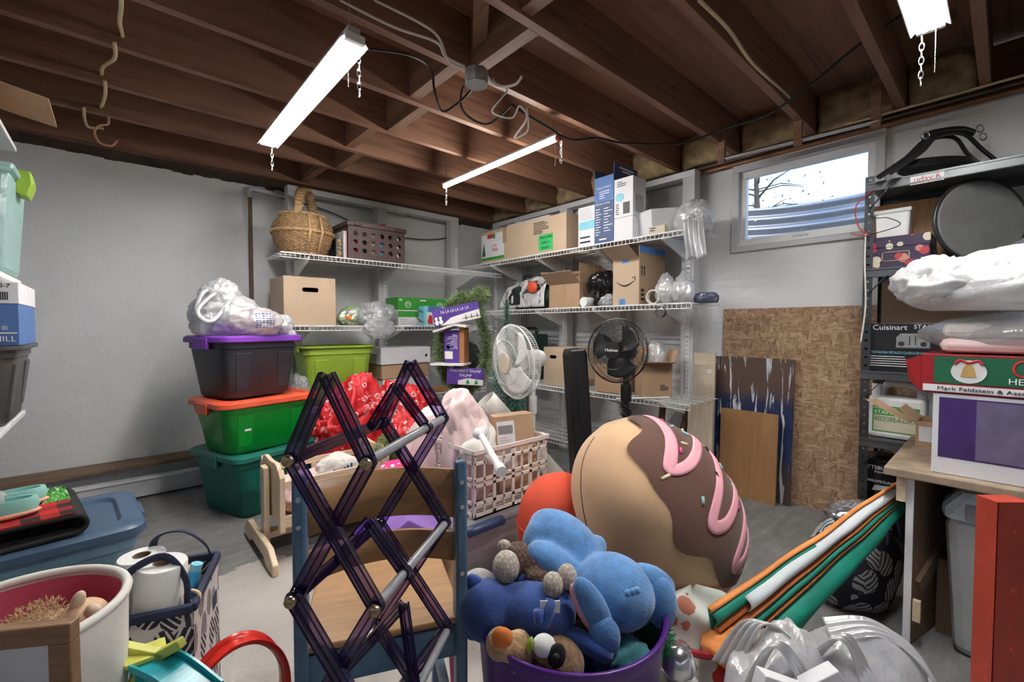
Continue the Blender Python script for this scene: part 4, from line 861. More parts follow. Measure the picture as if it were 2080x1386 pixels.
cord('extension_cord', 'black cord sagging behind the grey stud frame', 'cord', [(1.0,3.86,2.12),(1.35,3.86,2.08),(1.7,3.86,1.98),(1.9,3.86,1.95),(2.3,3.86,1.96),(2.6,3.86,2.02)], .005, 'black_cord')
# ================================================================ tote stack by the plaster wall
def PC(px, d, z): return FW*d + RT*((px-CX)/FX*d) + Vector((0,0,z))
tote('storage_tote', 'big teal lidded tote at the bottom of the stack', (.74, 3.17, 0), R(20), .70, .48, .345, 'tote_teal', 'tote_teal')
t = tote('storage_tote', 'bright green tote with orange lid, middle of the stack', (.645, 3.10, .375), R(14), .55, .41, .28, 'tote_green', 'lid_orange', taper=.84)
MB().box(-.16,-.125,-.192,-.19,.13,.16).build('price_sticker', 'white_card', t)
tote('storage_tote', 'black tote with purple lid, topmost of the stack', (.60, 3.15, .686), R(22), .475, .385, .335, 'tote_black', 'lid_purple', taper=.84)
ZT = 1.05
t = bag('grocery_bag', 'white tied grocery bag heaped on the purple lid', 'bag', (.50, 3.13, ZT), [((0,0,.10),(.19,.15,.13),91,.15,3), ((-.03,.0,.22),(.10,.08,.10),92,.22,4)], 'bag_white')
for k in (-1, 1): MB().tube(spline([(-.02+.03*k,-.02,.26),(-.09+.03*k,-.08,.25),(-.16,-.13-.02*k,.14),(-.10,-.17,.08),(.0,-.12,.2)], 8), .012, 6, flat=.35).build('handle_loop', 'bag_white', t, smooth=180)
MB().lump((-.02,.0,.30),(.025,.025,.03), 3, .2, 4, n=14, k=10).build('red_tip', 'ink_red', t, smooth=180)
t = bag('grocery_bag', 'pinkish see-through grocery bag beside the white tied one', 'bag', (.63, 3.02, ZT), [((0,0,.075),(.15,.10,.09),95,.13,3)], 'bag_pink')
body_ = [c for c in children(t) if c.name.startswith('film')][0]; m = MB(); rnd = random.Random(4)
for i in range(7):
    for k in range(6): x = -.02+.018*k; m.box(x, x+rnd.uniform(.006,.015), -.101, -.1, .045+.013*i, .051+.013*i)
wrap_print(m.build('blue_print', 'ink_blue', t, kind='stuff'), body_, (0,1,0))
t = bag('grocery_bag', 'thin white bag sliding over the purple lid edge', 'bag', (.80, 3.16, ZT), [((0,0,.05),(.07,.09,.075),97,.2,3)], 'bag_white'); MB().lump((.05,-.07,-.03),(.03,.05,.06),99,.2,4,n=24,k=16).build('hanging_tail', 'bag_white', t, smooth=180)
# ================================================================ doll cradle
t = thing('doll_cradle', 'pale wooden doll cradle on a trestle foot', 'cradle', (.52, 2.40, 0))
def scallop(w_, z0, z1, n=14): return [(-w_,z0),(w_,z0)] + [(w_*math.cos(math.pi*i/n)*(1+.0), z1-.07+.07*math.sin(math.pi*i/n)+.015*math.sin(math.pi*i/n*3)) for i in range(n+1)]
for X in (0, .52):
    MB().prism([(-.28,0),(-.16,0),(-.12,.03),(.12,.03),(.16,0),(.28,0),(.28,.05),(.20,.10),(-.20,.10),(-.28,.05)], X-.03, X-.005, 'x').build('foot', 'pine_z', t, bev=.004)
    MB().box(X-.005, X+.02, -.035, .035, .03, .42).build('upright', 'pine_z', t, bev=.004)
    e = MB().prism(scallop(.15 if X == 0 else .15, .17, .46), X+.03, X+.05, 'x').build('end_panel', 'pine_z', t, bev=.003)
    for y_ in (-.16, .16): MB().prism([(y_-.02,.14),(y_+.02,.14),(y_+.025,.40),(y_,.435),(y_-.025,.40)], X+.028, X+.052, 'x').build('corner_post', 'pine_z', t, bev=.003)
MB().box(.0, .52, -.03, .03, .07, .10).build('stretcher', 'pine_x', t)
for y_ in (-.165, .165):
    MB().box(.05, .52, y_-.009, y_+.009, .345, .375).build('side_rail', 'pine_x', t); MB().box(.05, .52, y_-.009, y_+.009, .16, .21).build('side_rail', 'pine_x', t)
    for k in range(7): MB().box(.09+k*.062, .115+k*.062, y_-.006, y_+.006, .21, .345).build('slat', 'pine_z', t)
MB().box(.05, .52, -.16, .16, .16, .175).build('base_board', 'pine_x', t)
t = bag('doll_blanket', 'white and salmon blanket stuffed in the doll cradle', 'blanket', (.74, 2.40, .178), [((0,0,.07),(.17,.13,.10),101,.15,3)], 'pale_pink')
t = bag('knit_toy', 'white cloth with blue stitching poking above the cradle', 'cloth', (.86, 2.36, .29), [((0,0,.05),(.10,.07,.08),103,.15,3)], 'canvas')
for k in range(6): MB().box(-.04+.018*k, -.03+.018*k, -.066, -.062, .05+.008*(k % 3), .075+.008*(k % 3)).build('stitch', 'ink_blue', t)
# ================================================================ red christmas sacks and clutter behind the chair
def heap(name, label, cat, loc, R0, H0, mat, folds=9, seed=0, rz=0, amp=.16, pw=.55, sx=1, sy=1):
    t = thing(name, label, cat, loc, rz)
    def f(u, v):
        a = 2*math.pi*v; rr = R0*((1-u)**pw)*(1+amp*math.sin(folds*a+4*u+seed)*(.3+u*.7)+.10*noise.noise(Vector((math.cos(a)*2+seed, math.sin(a)*2, u*3)))); z = H0*u*(1+.06*math.sin(3*a+seed))
        return (rr*math.cos(a)*sx + .03*math.sin(5*u+seed), rr*math.sin(a)*sy, z)
    MB().grid(f, 26, 90, True).build('cloth', mat, t, smooth=180); return t
def cloth(name, label, cat, loc, parts, mat, rz=0):
    t = thing(name, label, cat, loc, rz); m = MB()
    for c, r_, seed, amp, fr, zs in parts: m.lump(c, r_, seed, amp, fr*.8, True, flat=-c[2], n=72, k=40, zs=zs*.7, fine=.12)
    m.build('cloth', mat, t, smooth=180); return t
t = bag('gift_sack', 'red snowflake gift sack slumped behind doll cradle', 'sack', PC(715, 2.86, 0), [((0,0,.34),(.19,.17,.37),201,.30,2.8), ((.05,.0,.56),(.15,.13,.13),203,.35,3), ((-.12,.0,.45),(.11,.11,.12),204,.35,3)], 'snow_red')
t = bag('gift_sack', 'taller red snowflake gift sack behind the purple rack', 'sack', PC(812, 3.02, 0), [((0,0,.34),(.20,.17,.37),205,.30,2.8), ((-.06,.0,.55),(.17,.13,.13),207,.35,3), ((.13,.0,.52),(.12,.11,.12),208,.35,3)], 'snow_red')
t = bag('gift_bundle', 'low red crinkled wrapping bundle under the taller sack', 'wrapping', PC(822, 2.80, .0), [((0,0,.25),(.17,.12,.26),111,.15,3)], 'snow_red')
t = thing('tinsel_bunch', 'grey green tinsel bunch before the red sacks', 'tinsel', PC(790, 2.47, .42)); m = MB(); rnd = random.Random(8)
def tufts(m, c, r_, n, L, rnd, th=.003):
    for i in range(n):
        p = Vector((rnd.gauss(0,1), rnd.gauss(0,1), rnd.gauss(0,1))); p = p.normalized()*r_*rnd.random()**.4; d = (p.normalized()+Vector((rnd.gauss(0,.6), rnd.gauss(0,.6), rnd.gauss(0,.6)))).normalized()*L; q = d.orthogonal().normalized()*th
        p = p+Vector(c); m.add([p-q, p+q, p+d], [(0,1,2)])
tufts(m, (0,0,0), .08, 1400, .03, rnd); m.build('strands', 'leaf_green', t, kind='stuff')
t = bag('toy_pile', 'mixed soft toys heaped below tinsel bunch', 'toys', PC(815, 2.50, 0), [((0,0,.17),(.16,.12,.20),113,.12,3)], 'fur_brown')
t = thing('doll', 'doll in pink polka dot dress lying on the toy pile', 'doll', PC(800, 2.12, .345)); MB().lump((0,0,.05),(.09,.07,.06),115,.06,2,False).build('dress', 'dots_pink', t, smooth=180); MB().ell((.085,.0,.055),(.04,.04,.04)).build('head', 'fur_brown', t, smooth=180)
o = MB().box(-.12,.12,-.09,.09,0,.345).build('toy_box', 'lilac_plastic', bev=.01); o.location = PC(800, 2.10, 0); o.rotation_euler = (0,0,CR); tag(o, 'purple plastic toy box supporting the polka dot doll', 'toy')
t = thing('toy_house', 'pink and lilac plastic toy house seen behind the chair', 'toy', PC(832, 1.60, 0), CR+R(25))
MB().box(-.16,.14,0,.24,0,.28).build('body', 'pink_plastic', t, bev=.008); MB().prism([(-.18,.28),(.16,.28),(-.01,.40)], -.01, .25).build('roof', 'lilac_plastic', t, bev=.006); MB().box(-.09,-.02,-.003,0,.03,.2).build('door', 'white_plastic', t); MB().box(.03,.10,-.003,0,.10,.2).build('window_frame', 'turquoise', t)
t = thing('toy_stand', 'small magenta plastic toy beside the blue chair leg', 'toy', PC(926, 1.28, 0), CR); MB().lathe([(.03,0),(.02,.05),(.024,.12),(.012,.2),(.012,.26)], 16).build('stem', 'pink_plastic', t, smooth=60); MB().ell((0,0,.285),(.03,.03,.03)).build('knob', 'pink_plastic', t, smooth=180)
t = thing('toy_basket', 'tiny wicker toy basket by the toy house', 'toy', PC(905, 1.52, .3), CR); MB().lathe([(.03,-.30),(.03,-.02),(.04,0),(.035,.06),(.03,.07)], 16).build('basket', 'wicker_pale', t, smooth=60)
# ================================================================ milk crate on clear bin, blanket, carton, vinyl roll
t = thing('clear_bin', 'clear lidded bin with navy handle under the milk crate', 'storage bin', (1.30, 1.64, 0))
MB().prism([(-.26,0),(.26,0),(.29,.275),(-.29,.275)], -.21, .21).build('body', 'bin_clear', t, bev=.015); MB().box(-.305,.305,-.225,.225,.272,.30).build('lid', 'bin_clear', t, bev=.01)
MB().tube(spline([(.10,-.235,.285),(.14,-.25,.295),(.28,-.25,.295),(.32,-.235,.285)], 5), .022, 8, flat=.7).build('handle', 'navy_handle', t, smooth=60); MB().tube(spline([(-.28,-.235,.285),(-.25,-.25,.295),(-.14,-.25,.295),(-.10,-.235,.285)], 5), .022, 8, flat=.7).build('handle', 'navy_handle', t, smooth=60)
c_ = MB().lump((0,0,.13),(.22,.16,.13), 121, .12, 3).build('stored_cloth', 'pale_pink', smooth=180); c_.location = (1.30, 1.64, .01); tag(c_, 'pale clothes folded inside the clear bin', 'clothes')
def milk_crate():
    W, D, Hh = .215, .155, .285; t = thing('milk_crate', 'cream plastic milk crate with open grid sides', 'crate', (1.30, 1.60, .303))
    def sidep(ax, s, L, nb):
        m = MB(); q = lambda a, b, z0, z1, e0=0, e1=.008: (m.box(a, b, s*D-(e1 if s > 0 else 0), s*D+(0 if s > 0 else e1), z0, z1) if ax == 'x' else m.box(s*W-(e1 if s > 0 else 0), s*W+(0 if s > 0 else e1), a, b, z0, z1))
        for z0, z1 in ((0,.02),(.055,.068),(.13,.142),(.155,.167),(.225,.237),(.262,.285)): q(-L, L, z0, z1)
        for i in range(nb+1):
            c = -L+2*L*i/nb; q(max(-L+.001, c-.008), min(L-.001, c+.008), .001, .284, 0, .0095)
            if i < nb: c += L/nb; q(c-.004, c+.004, .02, .262)
        m.build('grid_side', 'cream_plastic', t)
    for s in (-1, 1): sidep('x', s, W, 4); sidep('y', s, D-.0105, 3)
    m = MB()
    for i in range(8): m.box(-W, W, -D+i*2*D/7.5, -D+i*2*D/7.5+.012, 0, .008)
    m.build('base_grid', 'cream_plastic', t)
    m = MB(); e = .008
    m.box(-W-e, W+e, -D-e, -D, .268, .289); m.box(-W-e, W+e, D, D+e, .268, .289); m.box(-W-e, -W, -D, D, .268, .289); m.box(W, W+e, -D, D, .268, .289); m.build('rim', 'cream_plastic', t, bev=.003)
milk_crate()
t = carton('labelled_carton', 'tan carton with barcode labels standing in the milk crate', 'box', (1.405, 1.515, .328), R(-30), .19, .14, .355, 'cardboard', rot=(R(-6), R(-4), R(-30)))
panel(t, -.085, .0, .09, .33, 'white_card'); m = MB()
for i in range(16): m.box(-.078+i*.0044, -.076+i*.0044, -.0024, -.001, .27, .31); m.box(-.078+i*.0044, -.0762+i*.0044, -.0024, -.001, .17, .20)
m.build('barcode', 'ink_black', t, kind='stuff'); lines(t, -.078, -.01, .21, .26, 4, 'grey_card')
t = cloth('pink_blanket', 'pale pink and white blanket heaped out of milk crate', 'blanket', (1.19, 1.62, .325), [((0,0,.20),(.12,.12,.22),211,.22,2.6,.5), ((-.02,.04,.36),(.09,.09,.11),213,.3,3,.6)], 'pale_pink')
t = cloth('pink_throw', 'long pink throw spilling behind the chair back', 'blanket', PC(880, 2.30, 0), [((0,0,.30),(.17,.14,.34),215,.2,2.6,.4), ((.03,0,.56),(.12,.10,.12),217,.3,3,.6), ((.10,.04,.66),(.06,.06,.08),218,.3,3,.6)], 'pale_pink', CR)
t = heap('white_sheet', 'white sheet bunched at the crate corner', 'blanket', (1.19, 1.53, .52), .10, .15, 'canvas', 5, 3, amp=.25, pw=.6)
p, q = Vector(C(975, 880, 1.80)), Vector(C(1018, 957, 1.50)); t = thing('curtain_pole', 'white capped pole jutting out over milk crate', 'pole', p)
MB().cyl((0,0,0), q-p, .013, n=14).build('shaft', 'white_plastic', t, smooth=60); dq = (q-p).normalized(); MB().cyl(q-p-dq*.03, q-p+dq*.008, .020, n=16).build('end_cap', 'white_plastic', t, smooth=40); MB().lump((0,0,0),(.03,.03,.025), 4, .2, 3, n=16, k=10).build('bracket', 'white_plastic', t, smooth=180)
p, q = Vector(C(985, 813, 2.40)), PC(1178, 2.55, .06); t = thing('vinyl_roll', 'mottled beige vinyl flooring roll leaning behind milk crate', 'roll', p); d_ = (q-p); dn = d_.normalized(); u_ = dn.orthogonal().normalized(); v_ = dn.cross(u_)
def sheet(u, v): a = v*2*math.pi*2.6; r_ = .066-.011*v; return tuple(d_*u + (u_*math.cos(a)+v_*math.sin(a))*r_)
MB().grid(sheet, 8, 110).build('rolled_sheet', 'roll_vinyl', t, smooth=180, solid=.003)
MB().tube([dn*.32 + (u_*math.cos(a)+v_*math.sin(a))*.0685 for a in [2*math.pi*i/24 for i in range(24)]], .002, 5, closed=True).build('tie_wire', 'black_cord', t)
# ================================================================ fans
def fan(label, px, d, zc, rz, R0, mat, blade, hubmat, tiltx=0, pole=.014, logo=None, collar=True):
    t = thing('pedestal_fan', label, 'fan', PC(px, d, 0), rz)
    g = MB(); tm = Matrix.Translation((0, -.02, zc)) @ Matrix.Rotation(R(tiltx), 4, 'X')
    def w3(r_, y): return lambda a: tm @ Vector((r_*math.cos(a), y, r_*math.sin(a)))
    for i in range(96):
        a = 2*math.pi*i/96
        g.tube([w3(R0*.24, -.105)(a), w3(R0*.6, -.102)(a+.10), w3(R0*.93, -.072)(a+.18), w3(R0, -.05)(a+.2)], .0011, 3, caps=False)
        g.tube([w3(R0*.2, .03)(a), w3(R0*.7, .025)(a), w3(R0*.95, .0)(a), w3(R0, -.045)(a)], .0011, 3, caps=False)
    for r_, y, th in ((R0, -.05, .0045), (R0*.93, -.072, .0016), (R0*.6, -.102, .0016), (R0*.95, .0, .0016), (R0*.7, .025, .0016)): g.tube([w3(r_, y)(2*math.pi*k/48) for k in range(48)], th, 5, closed=True)
    g.build('guard', mat, t, kind='stuff')
    MB().lathe([(R0*.0,-.01),(R0*.25,-.008),(R0*.27,0),(R0*.27,.008),(0,.01)], 28, tm @ Matrix.Translation((0,-.108,0)) @ Matrix.Rotation(R(90),4,'X'), close=False).build('hub_badge', hubmat, t, smooth=40)
    if logo: o = lettering(t, logo, .026, tm @ Vector((0,-.122,0)))
    for k in range(3):
        a0 = 2*math.pi*k/3+.5; m = MB()
        def f(u, v): a = a0+(v-.5)*(1.5-.25*u)+u*.35; r_ = R0*(.18+.68*u*(1-.10*(2*v-1)**2)); return tuple(tm @ Vector((r_*math.cos(a), -.045+.05*(v-.5), r_*math.sin(a))))
        m.grid(f, 8, 10).build('blade', blade, t, smooth=180, solid=.002)
    MB().lathe([(.0,0),(.055,0),(.06,.02),(.055,.11),(.045,.135),(0,.14)], 24, tm @ Matrix.Translation((0,.02,0)) @ Matrix.Rotation(R(-90),4,'X'), close=False).build('motor', mat, t, smooth=40)
    MB().cyl((0,.07,zc+.055),(0,.07,zc+.075), .006, n=8).build('swing_knob', mat, t)
    MB().cyl((0,.07,.06),(0,.07,zc-.05), pole, n=14).build('pole', mat, t, smooth=60); MB().lathe([(pole*1.5,-.10),(pole*1.75,-.09),(pole*1.75,.0),(pole*1.5,.01)], 18, Matrix.Translation((0,.07,zc-.22))).build('collar', mat, t, smooth=40)
    MB().box(-.018,.018,.045,.095,zc-.09,zc-.03).build('neck', mat, t, bev=.006); MB().lathe([(.14,0),(.14,.012),(.09,.03),(.03,.06)], 28, Matrix.Translation((0,.07,0))).build('base', mat, t, smooth=40)
    return t
fan('white pedestal fan turned sideways behind the milk crate', 1063, 2.60, .90, CR-R(58), .215, 'white_plastic', 'white_plastic', 'cream_card', 4)
t = fan('black pedestal fan in front of the low wire shelf', 1263, 2.68, .955, CR-R(38), .188, 'black_plastic', 'black_plastic', 'black_card', -4, .019, 'Holmes')
m = MB(); m.tube([(.03*math.cos(k*.7), .07+.03*math.sin(k*.7), zc_) for k, zc_ in [(i, .58+.09*math.sin(i*.21)) for i in range(60)]], .004, 5); m.build('wound_cord', 'black_cord', t, smooth=180)
t = thing('tower_fan', 'tall black tower fan leaning between cartons and pedestal fan', 'fan', PC(1195, 2.74, 0), CR+R(10), rot=(0, R(-4), CR+R(12)))
MB().prism([(-.062,0),(.062,0),(.062,.93),(.05,.965),(-.05,.965),(-.062,.93)], 0, .13).build('body', 'black_plastic', t, bev=.012); m = MB()
for i in range(34): m.box(-.05, -.012, -.004, .001, .08+i*.024, .085+i*.024)
for x in (-.05, -.012): m.box(x-.002, x+.002, -.005, .001, .06, .92)
m.build('grille', 'steel_dark', t, kind='stuff'); MB().box(-.07,.07,-.03,.16,0,.03).build('base', 'black_plastic', t, bev=.008)
# ================================================================ wreath, birdhouse, signs, tinsel tree
wc = Vector(C(940, 700, 3.25)); t = thing('evergreen_wreath', 'green artificial evergreen wreath around the purple birdhouse', 'wreath', wc, CR); m = MB(); rnd = random.Random(3)
for i in range(60):
    a = 2*math.pi*i/60; tufts(m, (.17*math.cos(a)*(1-.1*math.sin(a)), .03, .34*math.sin(a)), .035, 90, .05, rnd, .0022)
m.build('needles', 'leaf_green', t, kind='stuff'); MB().tube([(.17*math.cos(2*math.pi*i/40)*(1-.1*math.sin(2*math.pi*i/40)), .03, .34*math.sin(2*math.pi*i/40)) for i in range(40)], .012, 6, closed=True).build('wire_ring', 'bark', t)
tufts_top = MB(); tufts(tufts_top, (.13, .02, .36), .06, 700, .045, rnd, .0022); tufts_top.build('top_sprig', 'leaf_green', t, kind='stuff')
t = thing('birdhouse', 'purple wooden birdhouse with slanted white roof in the wreath', 'birdhouse', Vector(C(920, 738, 3.17)), CR+R(-14))
MB().hole_plate(-.065,.05,0,.235,-.035,.115,0,.014,0,.012).box(-.065,-.055,.012,.09,0,.235).box(.04,.05,.012,.09,0,.235).box(-.065,.05,.09,.10,0,.235).box(-.055,.04,.012,.09,.225,.235).build('front_wall', 'sign_purple', t); MB().box(.05,.085,.0,.10,-.05,.26).build('post', 'birdhouse_wood', t);
MB().bar((-.13,.03,.225),(.03,.03,.275), .17, .014, (0,0,1)).build('roof_board', 'sign_white', t); MB().bar((.02,.03,.275),(.12,.03,.262), .17, .014, (0,0,1)).build('roof_board', 'sign_white', t); MB().box(-.15,.10,-.06,.11,-.014,.0).build('base_board', 'sign_white', t)
MB().box(-.06,-.0,-.004,-.001,.03,.085).build('snow_patch', 'sign_white', t); m = MB()
for i in range(9): m.tube(spline([(-.02+.03*math.sin(i*1.7),-.003,.10+.012*i),(.005+.02*math.cos(i),-.004,.108+.012*i),(.035,-.003,.10+.012*i)], 3), .002, 4)
m.build('painted_lights', 'ink_white', t)
t = thing('word_sign', 'purple and white wooden sign lettered fa la la la above birdhouse', 'sign', Vector(C(927, 640, 3.12)), CR, rot=(0, R(-12), CR))
MB().box(-.165,.165,0,.018,-.055,.065).build('board', 'sign_purple', t, bev=.002); MB().prism([(-.12,-.054),(.164,-.054),(.164,.01),(.05,.0),(-.04,-.01)], -.002, .0).build('snow_paint', 'sign_white', t); lettering(t, 'FA LA LA LA LA LA', .032, (-.005,-.0015,.036), wide=.20); m = MB()
for x in (-.145,-.115): m.ell((x,-.002,-.0),(.011,.002,.013), n=10, k=6); m.ell((x,-.002,-.028),(.014,.002,.018), n=10, k=6)
m.build('snowmen', 'ink_white', t); m = MB()
for x in (.06,.10,.14): m.box(x,x+.006,-.0035,-.002,-.045,-.015)
m.box(.04,.164,-.0035,-.002,-.036,-.032); m.build('painted_fence', 'walnut', t)
t = thing('word_sign', 'purple and white wooden sign lettered thumpety thump below birdhouse', 'sign', Vector(C(945, 765, 3.14)), CR, rot=(0, R(3), CR))
MB().box(-.13,.13,0,.018,-.06,.06).build('board', 'sign_purple', t, bev=.002); MB().prism([(-.05,-.059),(.129,-.059),(.129,-.02),(.02,-.012),(-.05,-.03)], -.002, .0).build('snow_paint', 'sign_white', t); lettering(t, 'THUMPETY THUMP', .028, (.0,-.0015,.038), wide=.22); lettering(t, 'THUMP', .028, (.0,-.0015,.006)); m = MB()
for x in (.02,.08): m.prism([(x-.014,-.05),(x+.014,-.05),(x,-.015)], -.004, -.002)
m.build('painted_trees', 'ink_green', t)
tb = PC(1032, 2.95, 0); t = thing('tinsel_tree', 'bluish green artificial tree section behind the white fan', 'artificial tree', tb, CR); m = MB(); rnd = random.Random(5)
for i in range(26):
    z = .30+.62*i/26; r_ = .17*(1-.72*i/26)
    for k in range(5): a = rnd.uniform(0, 6.28); tufts(m, (r_*math.cos(a)*.75, r_*math.sin(a)*.6, z), .05*(1-.5*i/26)+.01, 34, .04, rnd, .0022)
for i in range(14): tufts(m, (-.01, 0, .94+.35*i/14), .022, 40, .025, rnd, .002)
m.build('needles', 'leaf_blue', t, kind='stuff'); MB().cyl((0,0,0),(-.01,0,1.28), .010, n=8).build('trunk', 'bark', t)
# ================================================================ boards against the window wall
def lean(name, label, y0, y1, X, hgt, th, mat, ang, z0=0):
    o = MB().box(0, th, -(y1-y0)/2, (y1-y0)/2, 0, hgt).build(name, mat); o.location = (X, (y0+y1)/2, z0); o.rotation_euler = (0, R(ang), 0); tag(o, label, 'board'); return o
lean('osb_sheet', 'large oriented strand board sheet leaning on window wall', .30, 1.31, 3.115, 1.22, .012, 'osb', .6)
lean('splattered_board', 'paint splattered dark blue board against strand board', .865, 1.36, 3.05, .90, .012, 'splatter', 2.6)
lean('plywood_offcut', 'reddish plywood offcut against the splattered board', .925, 1.27, 2.985, .56, .012, 'plywood', 3)
lean('pale_panel', 'tall pale panel with small sticker beside wire shelves', 1.315, 1.47, 3.0, .92, .016, 'birch_panel', 1.0); 
o = MB().box(-.001,.0,-.015,.015,0,.03).build('sticker', 'white_card', bpy.data.objects['pale_panel']); o.location = (0, -.04, .78)
lean('pale_panel', 'shorter pale panel leaning before the tall one', 1.28, 1.45, 2.89, .60, .016, 'birch_panel', 2.5)
# ================================================================ school chair
cx_ = FW*.949 + RT*-.277; t = thing('school_chair', 'blue framed school chair with curved plywood back and seat', 'chair', cx_, CR+R(18))
for sx in (-1, 1):
    MB().prism([(-.028,0),(.012,0),(.020,.42),(.014,.74),(.0,.80),(-.022,.80),(-.028,.74)], sx*.165-.013, sx*.165+.013, 'x').build('rear_leg', 'chair_blue', t, bev=.006)
    MB().prism([(.33,0),(.365,0),(.36,.42),(.32,.42)], sx*.16-.013, sx*.16+.013, 'x').build('front_leg', 'chair_blue', t, bev=.005); MB().box(sx*.15-.011, sx*.15+.011, .0, .35, .365, .425).build('seat_rail', 'chair_blue', t)
    MB().box(sx*.155-.010, sx*.155+.010, .0, .35, .13, .165).build('stretcher', 'chair_blue', t)
    for z in (.755, .70, .55): MB().cyl((sx*.165,-.031,z),(sx*.165,-.026,z), .005, n=10).build('rivet', 'steel', t)
def slat(z0, z1, name):
    def f(u, v): x = (u-.5)*.315; return (x, .004+.055*(1-(2*u-1)**2), z0+(z1-z0)*v)
    MB().grid(f, 18, 2).build(name, 'ply_seat', t, smooth=60, solid=.010)
slat(.665, .775, 'backrest'); slat(.565, .63, 'backrest')
MB().box(-.165,.165,-.01,.01,.35,.42).build('back_rail', 'chair_blue', t, bev=.003); MB().box(-.15,.15,.325,.345,.365,.425).build('front_rail', 'chair_blue', t)
MB().prism([(-.172,-.012),(.172,-.012),(.16,.36),(.13,.39),(-.13,.39),(-.16,.36)], .425, .441, 'z').build('seat', 'ply_seat', t, bev=.004)
# ================================================================ accordion rack of purple plastic
base = Vector(C(745, 935, .62)); t = thing('accordion_rack', 'translucent purple folding accordion rack with grey rods', 'drying rack', (base.x, base.y, 0))
def L(px, py, d): return Vector(C(px, py, d)) - Vector((base.x, base.y, 0))
dA, dB = .62, .875
def bar_pair(p, q, w_=.021):
    b = MB().bar(p, q, w_, .010, FW).build('lath', 'rack_purple', t); d = (q-p).normalized(); n = d.cross(FW).normalized(); m = MB()
    for s in (-1, 0, 1): o_ = n*(s*w_*.46); m.bar(p+o_-FW*.005, q+o_-FW*.005, .0022, .0022, FW)
    for s in (-1, 1): o_ = n*(s*w_*.46); m.bar(p+o_+FW*.005, q+o_+FW*.005, .002, .002, FW)
    m.build('moulded_edge', 'rack_edge', b); return b
def lattice(A, apex, rows, off):
    (l, r) = rows[0]
    bar_pair(apex, l); bar_pair(apex, r)
    for i, ((l0, r0), (l1, r1)) in enumerate(zip(rows, rows[1:])): bar_pair(l0, r1); bar_pair(r0+off, l1+off)
A = [(L(592,932,dA), L(748,938,dA)), (L(597,1215,dA), L(765,1232,dA)), (L(602,1500,dA), L(782,1530,dA)), (L(606,1770,dA), L(800,1815,dA))]
Bq = [(L(780,858,dB), L(900,850,dB)), (L(770,1064,dB), L(905,1062,dB)), (L(765,1270,dB), L(910,1278,dB)), (L(760,1478,dB), L(914,1496,dB))]
lattice('A', L(664,762,dA), A, FW*.012); lattice('B', L(834,736,dB), Bq, FW*.012)
for i in range(4):
    MB().cyl(A[i][1], Bq[i][1], .0075, n=12).build('rod', 'steel' if False else 'handle_grey', t, smooth=60)
    bar_pair(A[i][0], Bq[i][0], .017)
    for p in (A[i][0], A[i][1]): MB().lathe([(.0085,0),(.0085,.004),(.006,.007),(0,.0075)], 14, Matrix.Translation(p-FW*.009) @ FW.to_track_quat('-Z','Y').to_matrix().to_4x4(), close=False).build('rivet', 'brass', t, smooth=60)
    for p in (A[i][0], A[i][1], Bq[i][0], Bq[i][1]): MB().ell(p, (.013,.011,.011), n=10, k=7).build('joint', 'rack_edge', t, smooth=180)
for i, (ap, f1, f0) in enumerate((((804,784,.80), .72, .80), ((748,1058,.72), .33, .42), ((820,1228,.76), .40, .55))):
    r_ = A[i][1].lerp(Bq[i][1], f1); l_ = A[i][0].lerp(Bq[i][0], f0); a_ = L(*ap); bar_pair(a_, r_, .016); bar_pair(a_, l_, .016)
    dn = (Bq[i][1]-A[i][1]).normalized(); MB().cyl(r_-dn*.006, r_+dn*.006, .0105, n=12).build('rod_ring', 'rack_edge', t)
# rack legs reach the floor
for p in (A[3][0], A[3][1], Bq[3][0], Bq[3][1]): bar_pair(p, Vector((p.x, p.y, .0)), .02)
# ================================================================ purple tub with soft toys
tc = FW*1.05 + RT*.136; ZR = .434
t = thing('party_tub', 'round purple plastic tub full of soft toys', 'tub', tc)
MB().lathe([(.0,.0),(.18,.0),(.185,.01),(.218,ZR-.03),(.222,ZR-.03),(.228,ZR-.005),(.226,ZR),(.218,ZR),(.214,ZR-.03),(.18,.012),(0,.012)], 48, close=False).build('body', 'tub_purple', t, smooth=40)
MB().lathe([(.226,ZR-.004),(.231,ZR),(.226,ZR+.005),(.219,ZR)], 48, close=False).build('rolled_rim', 'tub_purple', t, smooth=180)
def soft(name, label, cat, ells, mat, vox=.006, base=None):
    """one continuous stuffed body from overlapping ellipsoids: (px, py, d, rx, ry, rz, roll)"""
    b = base or Vector(C(*ells[0][:3])); t = thing(name, label, cat, b); m = MB()
    for px, py, d, rx, ry, rz_, roll in ells:
        mm = Matrix.Rotation(CR, 3, 'Z') @ Matrix.Rotation(R(roll), 3, 'Y'); m.ell(Vector(C(px,py,d))-b, (rx,ry,rz_), mm, 18, 12)
    m.build('body', mat, t, smooth=180, remesh=vox); return t
def bit(t, name, mat, px, py, d, rx, ry, rz_, roll=0, yaw=0):
    mm = Matrix.Rotation(CR+R(yaw), 3, 'Z') @ Matrix.Rotation(R(roll), 3, 'Y'); return MB().ell(Vector(C(px,py,d))-t.location, (rx,ry,rz_), mm, 18, 12).build(name, mat, t, smooth=180)
t = soft('plush_toy', 'light blue long-eared plush lying face down on toy heap', 'soft toy', [(1248,1200,1.03,.098,.085,.082,25), (1150,1105,1.14,.115,.085,.068,38), (1095,1095,1.12,.042,.045,.055,20), (1130,1150,1.05,.085,.045,.042,35), (1210,1110,1.18,.03,.03,.03,0), (1110,1070,1.2,.035,.035,.03,0)], 'plush_blue')
